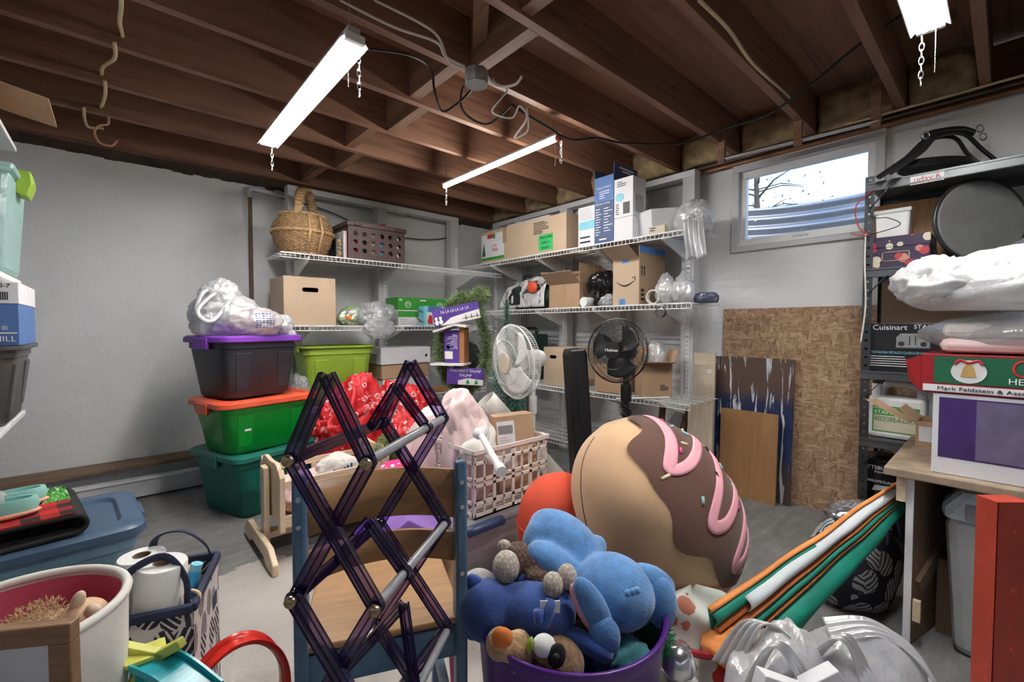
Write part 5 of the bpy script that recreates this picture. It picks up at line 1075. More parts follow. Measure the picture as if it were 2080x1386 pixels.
for nm, a in (('ear', (1322,1180,1.04,.062,.030,.035,25)), ('ear', (1343,1225,1.02,.038,.026,.062,-5)), ('ear', (1205,1235,.94,.030,.020,.075,-28)), ('ear', (1228,1292,.93,.034,.020,.045,-10))): bit(t, nm, 'plush_blue', *a)
bit(t, 'ear_lining', 'pink_felt', 1190,1240,.945,.020,.018,.066,-28); MB().bar(Vector(C(1128,1042,1.17))-t.location, Vector(C(1137,1062,1.17))-t.location, .012, .008).build('tag_loop', 'bag_clear', t)
for px in (1275,1285,1294): bit(t, 'toe', 'plush_blue', px, 1200+(1294-px)*.3, .94, .008,.008,.008)
t = soft('plush_toy', 'navy blue cat-like plush lying on its side in tub', 'soft toy', [(992,1240,.99,.066,.06,.068,0), (1095,1240,.98,.085,.065,.062,10), (1040,1232,.99,.05,.05,.05,0)], 'plush_navy')
bit(t, 'ear', 'plush_navy', 970,1192,1.0,.020,.015,.034,-40); bit(t, 'ear', 'plush_navy', 963,1280,.97,.024,.016,.022,-25); bit(t, 'ear', 'plush_navy', 1062,1185,1.02,.016,.014,.026,20)
m = MB(); m.tube([Vector(C(px,py,d))-t.location for px,py,d in ((1120,1218,.92),(1115,1245,.905),(1106,1268,.90),(1096,1265,.90),(1094,1240,.905))], .011, 8); m.build('tail', 'plush_navy', t, smooth=180); MB().box(-.021,.021,-.001,.001,-.013,.013).xf(Matrix.Translation(Vector(C(1117,1233,.912))-t.location) @ Matrix.Rotation(CR,4,'Z')).build('care_label', 'white_card', t)
m = MB(); m.tube([Vector(C(px,py,d))-t.location for px,py,d in ((1140,1280,.95),(1180,1300,.93),(1215,1320,.92),(1238,1335,.92))], [.018,.02,.02,.016], 8); m.build('leg', 'plush_navy', t, smooth=180)
t = soft('crochet_toy', 'brown crocheted toy with cream muzzle and feet', 'soft toy', [(1052,1138,1.06,.042,.045,.042,0), (1088,1150,1.05,.035,.04,.045,0), (1112,1145,1.04,.05,.026,.026,15), (1100,1178,1.01,.04,.024,.024,20), (1165,1210,1.02,.03,.026,.06,-20)], 'crochet_brown', .004)
bit(t, 'muzzle', 'crochet_cream', 1028,1152,1.02,.032,.033,.037); bit(t, 'foot', 'crochet_cream', 1152,1172,.985,.023,.025,.028); bit(t, 'foot', 'crochet_cream', 1123,1188,.965,.023,.025,.027); bit(t, 'ear', 'crochet_cream', 1024,1110,1.06,.017,.012,.016)
t = soft('plush_toy', 'grey plush bulge at the tub edge beneath navy plush', 'soft toy', [(972,1200,1.06,.05,.05,.05,0)], 'plush_grey')
t = soft('plush_toy', 'furry tan plush paw with orange pad in tub', 'soft toy', [(1015,1308,.90,.030,.035,.030,0), (1055,1325,.90,.03,.035,.045,0)], 'fur_tan'); bit(t, 'paw_pad', 'orange_felt', 1020,1296,.868,.022,.012,.021)
t = soft('plush_toy', 'furry brown plush with black eye patch pressed on tub wall', 'soft toy', [(1132,1345,.91,.058,.05,.05,0), (1105,1340,.91,.04,.04,.04,0)], 'fur_brown')
bit(t, 'eye_patch', 'felt_black', 1131,1333,.860,.018,.010,.026,10); bit(t, 'eye', 'ink_black', 1130,1334,.851,.007,.007,.007); bit(t, 'muzzle', 'paper_towel', 1105,1312,.875,.024,.02,.022); bit(t, 'collar', 'tote_lime', 1077,1312,.875,.006,.01,.018,10)
t = soft('plush_toy', 'fuzzy emerald green plush at the tub back', 'soft toy', [(1305,1265,1.10,.055,.06,.085,0)], 'fur_green'); m = MB(); rnd = random.Random(6); tufts(m, (0,0,0), .075, 1800, .018, rnd, .0022); m.build('fur', 'fur_green', t, kind='stuff')
t = soft('plush_toy', 'round cream plush with coloured sprinkles under blue ear', 'soft toy', [(1220,1270,1.06,.085,.05,.075,0)], 'plush_cream'); 
for px, py, mt, ro in ((1165,1252,'ink_red',60),(1186,1275,'ink_green',-30),(1200,1300,'ink_red',20)): bit(t, 'sprinkle', mt, px, py, 1.005, .006,.006,.014, ro)
t = bag('sequin_cloth', 'teal shimmering cloth stuffed at the tub front', 'cloth', Vector(C(1265,1352,.96)), [((0,0,0),(.075,.06,.05),131,.15,3)], 'plush_teal', flat=False)
o = MB().lump((0,0,0), (.20,.20,.17), 133, .05, 2, False).build('toy_filling', 'plush_navy', smooth=180); o.location = tc+Vector((0,0,.22)); o.scale = (.88,.88,1); tag(o, 'dark soft toys filling the purple tub lower down', 'soft toy')
# ================================================================ giant eclair cushion
cc = Vector(C(1330, 1030, 1.62)); t = thing('eclair_cushion', 'giant chocolate iced eclair cushion with pink drizzle', 'cushion', cc)
Lx = (RT*.60 - UP*.80).normalized(); Nz = (RT*.70 + UP*.52 - FW*.42); Nz = (Nz - Lx*Nz.dot(Lx)).normalized(); Ny = Nz.cross(Lx)
EA, EB, EC = .355, .30, .272
def es(x, y, off=0):
    """point on the cushion over icing-plane coordinates (x along, y across)"""
    q = (x/EA)**2+(y/EB)**2; z = EC*math.sqrt(max(0, 1-q)); p = Lx*x+Ny*y+Nz*z; n = (Lx*(x/EA**2)+Ny*(y/EB**2)+Nz*(z/EC**2)).normalized(); return p+n*off
def body(u, v):
    th, ph = math.pi*u, 2*math.pi*v; w_ = 1+.012*math.sin(ph*5+th*6)*math.sin(th) - .02*max(0, math.cos(th))**8
    return Lx*(EA*math.cos(th)*-1*w_) + Ny*(EB*math.sin(th)*math.cos(ph)*w_) + Nz*(EC*math.sin(th)*math.sin(ph)*w_)
MB().grid(body, 40, 64, True).build('bun', 'bun', t, smooth=180)
MB().tube([Vector(body(.03+.94*i/40, .60))*1.001 for i in range(41)], .0022, 5).build('seam', 'particle', t, smooth=180)
def ice(u, v):
    a = 2*math.pi*v; lim = .90+.035*math.sin(7*a+.6)+.02*math.sin(11*a); s = math.sin(u*math.asin(min(.985, lim))); return es(EA*.985*s*math.cos(a), EB*.97*s*math.sin(a), .006)
MB().grid(ice, 26, 120, True).build('icing', 'icing', t, smooth=180)
zz = []
for i in range(11): zz.append((-.25+.05*i, (.185 if i % 2 else -.165)*math.sqrt(max(.1, 1-((-.25+.05*i)/.33)**2))))
zz = [(-.27,.10),(-.225,-.02),(-.185,-.145),(-.145,-.10),(-.125,.06),(-.10,.17),(-.06,.14),(-.035,-.04),(.0,-.185),(.05,-.15),(.065,.03),(.09,.18),(.13,.15),(.14,-.02),(.165,-.165),(.21,-.12),(.215,.04),(.235,.14)]
pts = spline([(x, y, 0) for x, y in zz], 10); n_ = len(pts)
def rib(u, v):
    i = min(n_-1, int(u*(n_-1)+.5)); a, b = pts[max(0,i-1)], pts[min(n_-1,i+1)]; d = (b-a).normalized(); w2 = (v-.5)*.036
    return es(pts[i].x-d.y*w2, pts[i].y+d.x*w2, .0085+.002*(1-(2*v-1)**2))
MB().grid(rib, n_-1, 4).build('drizzle', 'drizzle', t, smooth=180, solid=.003)
rnd = random.Random(12)
for i in range(20):
    x, y = rnd.uniform(-.25,.25), rnd.uniform(-.18,.18)
    if (x/.3)**2+(y/.24)**2 > .95: continue
    a = rnd.uniform(0, 3.14); MB().tube([es(x-.011*math.cos(a), y-.011*math.sin(a), .007), es(x+.011*math.cos(a), y+.011*math.sin(a), .007)], .0052, 8).build('sprinkle', ['sprinkle_cyan','sprinkle_cream','sprinkle_pink'][i % 3], t, smooth=180)
for x, y in ((-.04,-.04),(-.07,.085)): MB().lathe([(0,.004),(.012,.003),(.017,0)], 16, Matrix.Translation(es(x,y,.007)) @ Nz.to_track_quat('Z','Y').to_matrix().to_4x4(), close=False).build('button_spot', 'felt_black', t)
t = thing('floor_cushion', 'orange red floor cushion wedged behind the eclair cushion', 'cushion', Vector(C(1140, 1075, 1.66))); MB().lump((.05,.05,0),(.17,.17,.19), 3, .05, 1.5, False).build('cover', 'orange_fabric', t, smooth=180); MB().tube([(.05+.172*math.cos(a),.05+.172*math.sin(a),0) for a in [2*math.pi*i/40 for i in range(40)]], .004, 6, closed=True).build('piping', 'orange_fabric', t)
t = heap('print_bag', 'white bag with red gingerbread prints under eclair cushion', 'bag', PC(1418, 1.36, 0), .17, .29, 'gingerbread_cloth', 6, 5, amp=.07, pw=.22); MB().tube([(.165*math.cos(a),.165*math.sin(a),.19) for a in [2*math.pi*i/40 for i in range(40)]], .010, 6, closed=True).build('red_piping', 'red_card', t)
o = MB().lathe([(0,-.045),(.03,-.04),(.045,0),(.03,.04),(0,.045)], 20, close=False).build('glitter_ball', 'foil', smooth=180); o.location = PC(1385, 1.08, .26); tag(o, 'silver glitter ball by the purple tub', 'ornament')
o = MB().lathe([(.05,0),(.055,.21),(.04,.215)], 16).build('glitter_pot', 'plush_grey', smooth=40); o.location = PC(1385, 1.08, 0); tag(o, 'grey pot holding the silver glitter ball', 'pot')
# ================================================================ left foreground
tote('storage_tote', 'slate blue tote with latched lid below the doormat', (-.27, 2.17, 0), R(4), .60, .42, .40, 'tub_blue_body', 'tote_blue', taper=.9)
t = thing('doormat', 'folded black doormat with red plaid and pine tree print', 'doormat', Vector((-.33, 2.11, .432)), R(8)); 
def mat_(u, v): a = math.pi*(u-.5)/.24 if abs(u-.5) < .12 else (math.pi/2*(1 if u > .5 else -1)); x = .20+.028*math.cos(a) if abs(u-.5) < .12 else .20-(abs(u-.5)-.12)*1.05; return (x, -.17+.36*v, .036+.028*math.sin(a)+ (.02*(.2-x) if u > .5 else 0))
MB().grid(mat_, 48, 6).build('rubber', 'rubber_mat', t, smooth=60, solid=.012)
MB().box(-.20,.20,-.17,.0,.0725,.077).build('plaid_band', 'plaid_red', t); MB().box(-.20,.205,.0,.19,.0725,.0775).build('pine_print', 'tree_mat', t)
for k, (dx, dy) in enumerate(((.02,-.05),(.03,.05))):
    s = thing('clog', ['mint and peach child clog nearer the doormat plaid', 'mint and peach child clog nearer the printed pines'][k], 'shoe', Vector((-.29+dx, 2.08+dy, .512)), R(5+8*k), 'clogs on the doormat')
    MB().ell((0,0,.012),(.085,.036,.014)).build('sole', 'shoe_peach', s, smooth=180); MB().lathe([(.9,0),(1,.5),(.92,1),(.8,1.0),(.78,.3)], 24, Matrix.Translation((0,0,.012)) @ Matrix.Diagonal((.082,.034,.045,1)), close=False).build('upper', 'shoe_mint', s, smooth=60); MB().ell((-.045,0,.035),(.042,.033,.026)).build('toe_cap', 'shoe_peach', s, smooth=180); MB().ell((.02,0,.03),(.05,.026,.006)).build('insole', 'shoe_teal', s, smooth=180)
t = bag('plastic_bag', 'clear torn plastic bag heaped on the doormat', 'bag', Vector((-.42, 2.03, .505)), [((0,0,.07),(.13,.10,.09),141,.22,3)], 'bag_clear'); MB().lump((-.02,.02,.06),(.09,.06,.05), 4, .2, 3).build('blue_packet', 'blue_card', t, smooth=180)
hc = Vector((-.158, 1.25, 0)); t = thing('canvas_hamper', 'round white canvas hamper with pink lining and rope handle', 'hamper', hc); ZH = .55
MB().lathe([(0,0),(.145,0),(.15,.01),(.163,.3),(.168,ZH),(.163,ZH),(.158,.3),(.145,.015),(0,.015)], 48, close=False).build('canvas', 'canvas', t, smooth=40); MB().lathe([(.1615,ZH-.012),(.157,.3),(.14,.02)], 48, close=False).build('lining', 'pink_cloth', t, smooth=180)
MB().tube([(.166*math.cos(a),.166*math.sin(a),ZH) for a in [2*math.pi*i/48 for i in range(48)]], .009, 8, closed=True).build('rim_binding', 'canvas', t, smooth=180)
hd = (RT*.42-FW*.91).normalized(); hp = hd*.170+Vector((0,0,.44)); MB().tube(spline([hp-hd*.02, hp+hd*.02+Vector((0,0,-.02)), hp+hd*.03+Vector((0,0,-.10)), hp+hd*.02+Vector((0,0,-.20))], 6), .014, 8).build('rope_handle', 'white_cord', t, smooth=180)
MB().tube([hp+(Vector((0,0,1))*math.cos(a)+hd.cross(UP)*math.sin(a))*.019 for a in [2*math.pi*i/16 for i in range(16)]], .005, 6, closed=True).build('grommet', 'steel', t)
hd2 = (RT*.86-FW*.5).normalized(); m = MB()
for k in range(4): m.tube([hd2*.168+Vector((0,0,.33))+hd2.cross(UP)*(-.012*(k+1.5)*math.cos(a))+UP*(.012*(k+1.5)*math.sin(a)) for a in [math.pi*i/12 for i in range(13)]], .0022, 5)
m.build('printed_rainbow', 'ink_gold', t); MB().ell(hd2*.166+Vector((0,0,.315)), (.022,.022,.016)).build('printed_cloud', 'pink_felt', t, smooth=180)
s = soft('plush_toy', 'cream plush lamb head inside the canvas hamper', 'soft toy', [(168,1262,.87,.042,.045,.042,0),(130,1290,.85,.045,.045,.04,0)], 'peach_plush'); bit(s, 'ear', 'plush_cream', 158,1222,.86,.011,.012,.022,20); bit(s, 'ear', 'plush_cream', 190,1242,.86,.013,.012,.016,-30)
s = soft('plush_toy', 'shaggy tan plush back inside the canvas hamper', 'soft toy', [(75,1290,.84,.075,.06,.035,-12)], 'fur_tan'); m = MB(); tufts(m, (0,0,0), .062, 3200, .009, random.Random(9), .0015); m.build('fur', 'fur_tan', s, kind='stuff')
o = MB().lump((0,0,.20),(.135,.135,.21), 7, .06, 2, False).build('hamper_filling', 'fur_tan', smooth=180); o.location = hc+Vector((0,0,.012)); tag(o, 'soft toys packed lower in the canvas hamper', 'soft toy')
fc = Vector(C(142, 1268, .60)); t = thing('picture_frame', 'empty oak picture frame leaning by canvas hamper', 'picture frame', Vector((fc.x, fc.y, 0)), CR+R(10)); zt = fc.z
MB().box(-.42,.0,0,.018,zt-.028,zt).build('top_rail', 'oak_frame', t, bev=.002); MB().box(-.028,.0,0,.018,.0,zt-.028).build('side_rail', 'oak_frame', t, bev=.002); MB().box(-.42,-.392,0,.018,.0,zt-.028).build('side_rail', 'oak_frame', t, bev=.002); MB().box(-.392,-.028,0,.018,.0,.028).build('bottom_rail', 'oak_frame', t); MB().box(-.392,-.028,.006,.010,.028,zt-.028).build('mount_board', 'white_card', t)
t = thing('utility_tote', 'cream fabric tote with black leaf print and navy trim', 'tote bag', (.085, 1.50, 0), R(-19)); Wt, Dt, Ht = .095, .14, .40
m = MB(); 
for a, b, c, d in ((-Wt,Wt,-Dt,-Dt+.006),(-Wt,Wt,Dt-.006,Dt),(-Wt,-Wt+.006,-Dt,Dt),(Wt-.006,Wt,-Dt,Dt)): m.box(a,b,c,d,0,Ht)
m.box(-Wt,Wt,-Dt,Dt,0,.006); m.build('fabric', 'leaf_cream', t)
m = MB()
for p, q in (((-Wt,-Dt),(Wt,-Dt)),((Wt,-Dt),(Wt,Dt)),((Wt,Dt),(-Wt,Dt)),((-Wt,Dt),(-Wt,-Dt))): m.bar((p[0],p[1],Ht),(q[0],q[1],Ht), .016, .022)
m.build('navy_binding', 'navy_trim', t, bev=.004)
for s in (-1, 1): MB().tube(spline([(-.06,s*Dt*.9,Ht),(-.05,s*Dt*.75,Ht+.09),(.02,s*Dt*.55,Ht+.115),(.07,s*Dt*.7,Ht+.06),(.08,s*Dt*.9,Ht)], 7), .012, 6, flat=.25).build('strap', 'navy_trim', t, smooth=180)
MB().box(Wt,Wt+.001,.06,.11,.27,.31).build('brand_patch', 'navy_trim', t)
for k, (px, py, d, dx) in enumerate(((288,1128,1.20,0),(326,1142,1.12,0))):
    p = Vector(C(px, py, d)); s = thing('paper_towel', ['paper towel roll upright at the tote back corner', 'paper towel roll leaning by the blue bottle'][k], 'paper towel', p-Vector((.0,.0,.24))-RT*.02*k, rot=(0, R(6*k), CR))
    MB().lathe([(.052,0),(.054,.004),(.054,.236),(.052,.24),(.020,.24),(.020,.0)], 32, close=False).build('sheet_roll', 'paper_towel', s, smooth=40); MB().lathe([(.0205,.0),(.0205,.241),(.0185,.241),(.0185,.0)], 24, close=False).build('core', 'core', s, smooth=40)
p = Vector(C(352,1208,1.20)); s = thing('squirt_bottle', 'sky blue plastic bottle tilted in the leaf print tote', 'bottle', p-Vector((0,0,.12)), rot=(R(-8), R(14), CR)); MB().lathe([(.03,0),(.034,.05),(.032,.10),(.016,.15),(.014,.19),(.012,.195)], 20).build('body', 'bottle_blue', s, smooth=60); MB().lathe([(.0145,.165),(.0145,.20)], 16).build('cap', 'sky_card', s)
p = Vector(C(368,1225,1.10)); s = thing('wooden_scoop', 'wooden ring handled scoop beside the blue bottle', 'utensil', p-Vector((0,0,.08)), rot=(R(-8),R(8),CR)); MB().prism([(-.022,0),(.022,0),(.016,.07),(-.008,.07)], 0, .012).build('blade', 'putty', s, bev=.003); MB().tube([(.004+.018*math.cos(a),.006,.088+.014*math.sin(a)) for a in [2*math.pi*i/20 for i in range(20)]], .005, 8, closed=True).build('ring', 'putty', s, smooth=180)
p = Vector(C(372,1165,1.25)); s = thing('glass_jar', 'glass jar with tan lid in the leaf print tote', 'jar', p-Vector((0,0,.12))); MB().lathe([(.04,0),(.042,.01),(.042,.10),(.03,.115)], 20).build('glass', 'bin_clear', s, smooth=40); MB().lathe([(.031,.108),(.031,.128),(.028,.13)], 20).build('lid', 'putty', s, smooth=40)
o = MB().box(-Wt+.012,Wt-.012,-Dt+.012,Dt-.012,.008,.24).build('tote_contents', 'bag_blue', bev=.02); o.location = (.085,1.50,0); o.rotation_euler = (0,0,R(-19)); tag(o, 'folded things filling the leaf print tote below the rolls', 'cloth')
# toy tracks
p = PC(468, 1.13, 0); t = thing('toy_track', 'red plastic loop of toy race track', 'toy', p, CR+R(50))
def trk(u, v): a = R(-40+260*u); r_ = .125+(.012 if v in (0, 1) else 0); return (r_*math.cos(a)*.85, (v-.5)*.055+.05*(u-.5), .13+r_*math.sin(a)*1.15)
MB().grid(trk, 40, 6).build('loop', 'red_plastic', t, smooth=40, solid=.004); MB().box(-.05,.03,-.06,.06,0,.012).build('base', 'red_plastic', t, bev=.003)
def trk2(u, v): a = R(-36+252*u); r_ = .120; return (r_*math.cos(a)*.85, (v-.5)*.008+.05*(u-.5), .13+r_*math.sin(a)*1.15)
MB().grid(trk2, 40, 2).build('cream_stripe', 'cream_card', t, smooth=40, solid=.003); MB().prism([(.0,.01),(.05,.01),(.055,.10),(-.005,.105)], .065, .069, 'y').build('side_guard', 'red_plastic', t)
p0, p1 = Vector(C(290,1338,.93)), Vector(C(420,1420,.86)); t = thing('toy_track', 'turquoise toy race track with yellow green clip', 'toy', Vector((p0.x,p0.y,0)), 0); a_ = p0-t.location; b_ = p1-t.location; sd = (b_-a_).cross(UP).normalized()
m = MB(); mid = (a_+b_)/2+UP*.012
pts = spline([a_, mid, b_], 10); 
for o_, th in ((0,.004),): 
    for i in range(len(pts)-1): m.bar(pts[i], pts[i+1], .065, .005)
for s_ in (-1, 1):
    for i in range(len(pts)-1): m.bar(pts[i]+sd*.032*s_+UP*.006, pts[i+1]+sd*.032*s_+UP*.006, .005, .014)
m.build('channel', 'turquoise', t); MB().bar(a_+sd*.0, a_-UP*(a_.z)+Vector((0,0,.0)), .03, .03, FW).build('support_leg', 'turquoise', t); MB().bar(b_, Vector((b_.x,b_.y,0)), .03, .03, FW).build('support_leg', 'turquoise', t)
m = MB(); m.bar(a_-RT*.07+UP*.03, a_+RT*.05+UP*.005, .02, .02); m.bar(a_+RT*.02+UP*.0, a_+RT*.085+UP*.035, .02, .02); m.box(a_.x-.03,a_.x+.04,a_.y-.03,a_.y+.03,a_.z+.004,a_.z+.014); m.bar(a_+RT*.0-UP*.01, a_-RT*.03-UP*.10-FW*.03, .014, .02); m.build('clip', 'yellow_green', t, bev=.002)
# white shelving at the left
t = thing('plank_shelving', 'white painted plank shelving holding paper box and grey bin', 'shelving', (-.52, 1.55, 0))
for z in (.76, 1.285): MB().box(-.24,.24,-1.1,1.12,z-.018,z).build('shelf_board', 'white_paint', t, bev=.002)
MB().box(-.24,.24,-1.1,1.12,1.80,1.818).build('shelf_board', 'white_paint', t, bev=.002)
for y in (-1.09, .2): 
    for x in (-.235,): MB().box(x-.02,x+.02,y-.03,y+.03,0,1.82).build('post', 'white_paint', t)
for y in (1.0,): MB().box(-.255,-.215,y-.03,y+.03,0,1.82).build('post', 'white_paint', t)
tote('grey_bin', 'dark grey open bin on the lower white plank', (-.405, 2.42, .762), R(90), .44, .30, .27, 'tote_grey', taper=.84)
t = carton('paper_carton', 'blue and white copy paper carton on the grey bin', 'box', Vector((-.39, 2.21, 1.037)), R(0), .30, .40, .21, 'blue_card')
MB().box(-.152,.152,-.002,.402,.14,.212).build('lid', 'white_card', t, bev=.002); lettering(t, 'HAMMERMILL', .026, (.143,-.0016,.022), align='RIGHT'); panel(t, -.14, .145, .04, .044, 'ink_white', -.0018, 'white_rule'); lettering(t, 'S', .085, (.085,-.0016,.082)); lettering(t, '®', .02, (.118,-.0016,.058)); lettering(t, '10500-7', .020, (.10,-.0032,.198), 'ink_black'); m = MB()
for i in range(14): m.box(.06+i*.005,.0625+i*.005,-.0036,-.002,.152,.178)
m.build('barcode', 'ink_black', t, kind='stuff')
for y_ in (2.21,): pass
t = thing('latch_box', 'clear mint storage box with lime latch on upper plank', 'storage box', (-.41, 2.46, 1.287), 0)
MB().prism([(-.13,0),(.13,0),(.155,.35),(-.155,.35)], -.17, .17).build('body', 'bin_green_clear', t, bev=.02); MB().box(-.165,.165,-.18,.18,.345,.375).build('lid', 'bin_green_clear', t, bev=.01); MB().prism([(.15,.30),(.18,.29),(.195,.34),(.19,.385),(.15,.385)], -.05, .05).build('latch', 'tote_lime', t, bev=.005)
MB().prism([(-.05,.05),(.08,.05),(.10,.44),(.06,.42)], -.02, -.017).build('teal_folder', 'turquoise', t)
t = carton('open_carton', 'open cardboard carton with drooping flap on the highest plank', 'box', (-.49, 2.30, 1.82), R(0), .34, .30, .12, 'cardboard', flaps={'r': 100, 'f': 20, 'l': 20})
# ================================================================ dark steel shelving on the window wall
SX0, SX1, SY0, SY1 = 2.68, 3.08, -.45, .47
t = thing('steel_shelving', 'dark bolted steel shelving unit beside the window', 'shelving', (SX0, (SY0+SY1)/2, 0)); hy = (SY1-SY0)/2; D = SX1-SX0
for x in (0, D):
    for y in (-hy, hy):
        sx = .035 if x == 0 else -.035; sy = .035 if y < 0 else -.035; m = MB()
        def flange(c, dirn, put):
            for q0, q1 in ((0, dirn*.5-math.copysign(.005, dirn)), (dirn*.5+math.copysign(.005, dirn), dirn)): put(c+min(q0,q1), c+max(q0,q1), 0, 1.81)
            for k in range(46): put(c+dirn*.5-.005, c+dirn*.5+.005, 0 if k == 0 else .039+(k-1)*.04, 1.81 if k == 45 else .03+k*.04)
        flange(x, sx, lambda p, q, za, zb: m.box(p, q, y-.001, y+.001, za, zb)); flange(y, sy, lambda p, q, za, zb: m.box(x-.001, x+.001, p, q, za, zb))
        m.build('upright', 'steel_dark', t)
for z in (.10, .565, .89, 1.375, 1.78):
    s = MB().box(0, D, -hy, hy, z-.004, z).build('shelf', 'steel_shelf', t); m = MB(); m.box(-.002, .002, -hy, hy, z-.042, z+.001); m.box(-.006, .002, -hy, hy, z-.008, z); m.box(-.006, .002, -hy, hy, z-.040, z-.033); m.build('front_beam', 'steel_shelf', s); MB().box(D-.002, D+.002, -hy, hy, z-.04, z).build('back_beam', 'steel_shelf', s)
    for y in (-hy, hy): MB().bar((-.004, y-(.09 if y > 0 else -.09), z-.035), (-.004, y-(.02 if y > 0 else -.02), z-.12), .003, .018, (1,0,0)).build('corner_brace', 'steel_dark', s)
MB().box(-.003,-.001,hy-.27,hy-.16,1.735,1.775).build('label_strip', 'white_card', t); lettering(t, 'uday.6', .034, (-.0036, hy-.215, 1.755), 'ink_red', 'left')
# things on it
SL = lambda px, X: YR(px, X)
t = thing('back_board', 'brown hardboard standing at the back of steel shelf', 'board', (3.02, SL(1845, 3.02), 1.376)); MB().box(0,.006,-.16,.16,0,.36).build('sheet', 'plywood', t)
t = thing('back_board', 'brown hardboard standing behind the toaster carton', 'board', (3.02, .25, .891)); MB().box(0,.006,-.22,.20,0,.44).build('sheet', 'particle', t)
y0 = SL(1810, 2.85); t = thing('clear_canister', 'translucent white lidded canister above the flowered box', 'container', (2.85, y0, 1.522), E90); MB().prism([(-.06,0),(.06,0),(.065,.13),(-.065,.13)], -.05, .05).build('body', 'white_plastic', t, bev=.01); MB().box(-.07,.07,-.055,.055,.125,.145).build('lid', 'white_plastic', t, bev=.006)
y0 = SL(1816, 2.72); t = thing('flowered_box', 'dark flowered storage box with brass label holder', 'box', (2.705, y0, 1.376), E90); MB().box(-.115,.115,0,.24,0,.105).build('body', 'floral', t, bev=.002); MB().box(-.118,.118,-.003,.243,.095,.145).build('lid', 'floral', t, bev=.002)
m = MB(); m.box(-.05,.05,-.003,0,.03,.034); m.box(-.05,.05,-.003,0,.07,.074); m.box(-.05,-.045,-.003,0,.03,.074); m.box(.045,.05,-.003,0,.03,.074); m.build('label_holder', 'brass', t)
dc = Vector(C(1990, 449, 1.93)); t = thing('practice_pad', 'large round grey drum pad with black rim on steel shelf', 'drum pad', dc, CR+R(-12), rot=(R(-4), 0, CR+R(-6)))
rm = Matrix.Rotation(R(90), 4, 'X'); MB().lathe([(0,.012),(.168,.012),(.175,.006)], 56, rm, close=False).build('pad', 'drum_skin', t, smooth=40); MB().tube([rm @ Vector((.178*math.cos(a), .178*math.sin(a), 0)) for a in [2*math.pi*i/56 for i in range(56)]], .009, 8, closed=True).build('rim', 'black_plastic', t, smooth=180)
MB().bar((.03,-.02,-.165),(.22,-.02,-.05), .012, .018).build('folding_arm', 'handle_grey', t)
bc = Vector(C(1905, 345, 2.05)); t = thing('folding_stand', 'black folded round stand with steel eye bolts on top', 'stand', Vector((bc.x, bc.y, 1.782)), CR)
MB().lathe([(.0,.03),(.17,.03),(.18,.04),(.15,.07),(0,.075)], 36, Matrix.Diagonal((1,.5,1,1)), close=False).build('round_tray', 'black_plastic', t, smooth=40)
for s in (-1, 1):
    MB().tube(spline([(-.27,s*.03-.03,.0),(-.14,s*.03-.03,.09),(-.06,s*.02-.03,.165),(.06,s*.02-.03,.175),(.14,s*.03-.03,.10),(.27,s*.03-.03,.0)], 6), .014, 8, flat=.6).build('arched_leg', 'black_plastic', t, smooth=60)
MB().tube(spline([(-.09,-.03,.165),(-.05,-.03,.185),(.06,-.03,.20),(.12,-.03,.185)], 6), .018, 8).build('grip', 'black_plastic', t, smooth=60)
for x, z in ((-.10,.17),(.14,.20),(.155,.165)): MB().tube([(x+.015*math.cos(a), -.045, z+.015*math.sin(a)) for a in [2*math.pi*i/16 for i in range(16)]], .0035, 6, closed=True).build('eye_bolt', 'steel', t, smooth=180)
t = thing('toaster_carton', 'black toaster carton with printed chrome toaster', 'box', (2.705, SL(1838, 2.70), .891), E90); MB().box(-.155,.155,0,.26,0,.225).build('body', 'black_card', t, bev=.002)
lettering(t, 'Cuisinart', .034, (-.055,-.0012,.205)); lettering(t, 'STAINLESS', .026, (.09,-.0012,.208)); lettering(t, 'TOSTADORA METALICA CLASICA DE 4 REBANADAS', .016, (.0,-.0012,.088), 'sky_card', wide=.24); lines(t, -.13, .12, .02, .075, 5, y=-.0012, h=.003)
m = MB(); m.prism([(-.03,.11),(.085,.11),(.085,.16),(.07,.178),(-.015,.178),(-.03,.16)], -.003, 0); m.build('printed_toaster', 'zinc', t); m = MB(); m.box(-.034,.089,-.004,0,.105,.113)
for x in (-.012,.064): m.cyl((x,-.0045,.13),(x,-.002,.13), .011, n=14)
for x in (.015,.035): m.box(x,x+.004,-.004,-.002,.125,.165)
m.build('printed_knobs', 'ink_black', t)
t = thing('stain_jug', 'white deck stain jug with green label on steel shelf', 'jug', (2.74, SL(1822, 2.72), .566), E90); MB().box(-.105,.105,0,.14,0,.20).build('body', 'white_plastic', t, bev=.018); MB().tube(spline([(-.06,.07,.19),(-.055,.07,.245),(.0,.07,.262),(.075,.07,.245),(.085,.07,.19)], 6), .019, 10).build('handle', 'white_plastic', t, smooth=60); MB().cyl((-.075,.07,.19),(-.075,.07,.255), .026, n=16).build('neck', 'white_plastic', t); MB().cyl((-.075,.07,.25),(-.075,.07,.275), .024, n=16).build('cap', 'black_plastic', t)
panel(t, -.085, .085, .03, .155, 'green_card'); panel(t, -.08, .08, .035, .11, 'cream_card', -.0022); lettering(t, 'WOOD & DECK', .014, (-.045,-.0024,.145)); lettering(t, 'STAIN', .024, (-.045,-.0024,.124)); lettering(t, 'RESTORE-A-DECK', .030, (.0,-.0036,.092), 'ink_green', wide=.155)
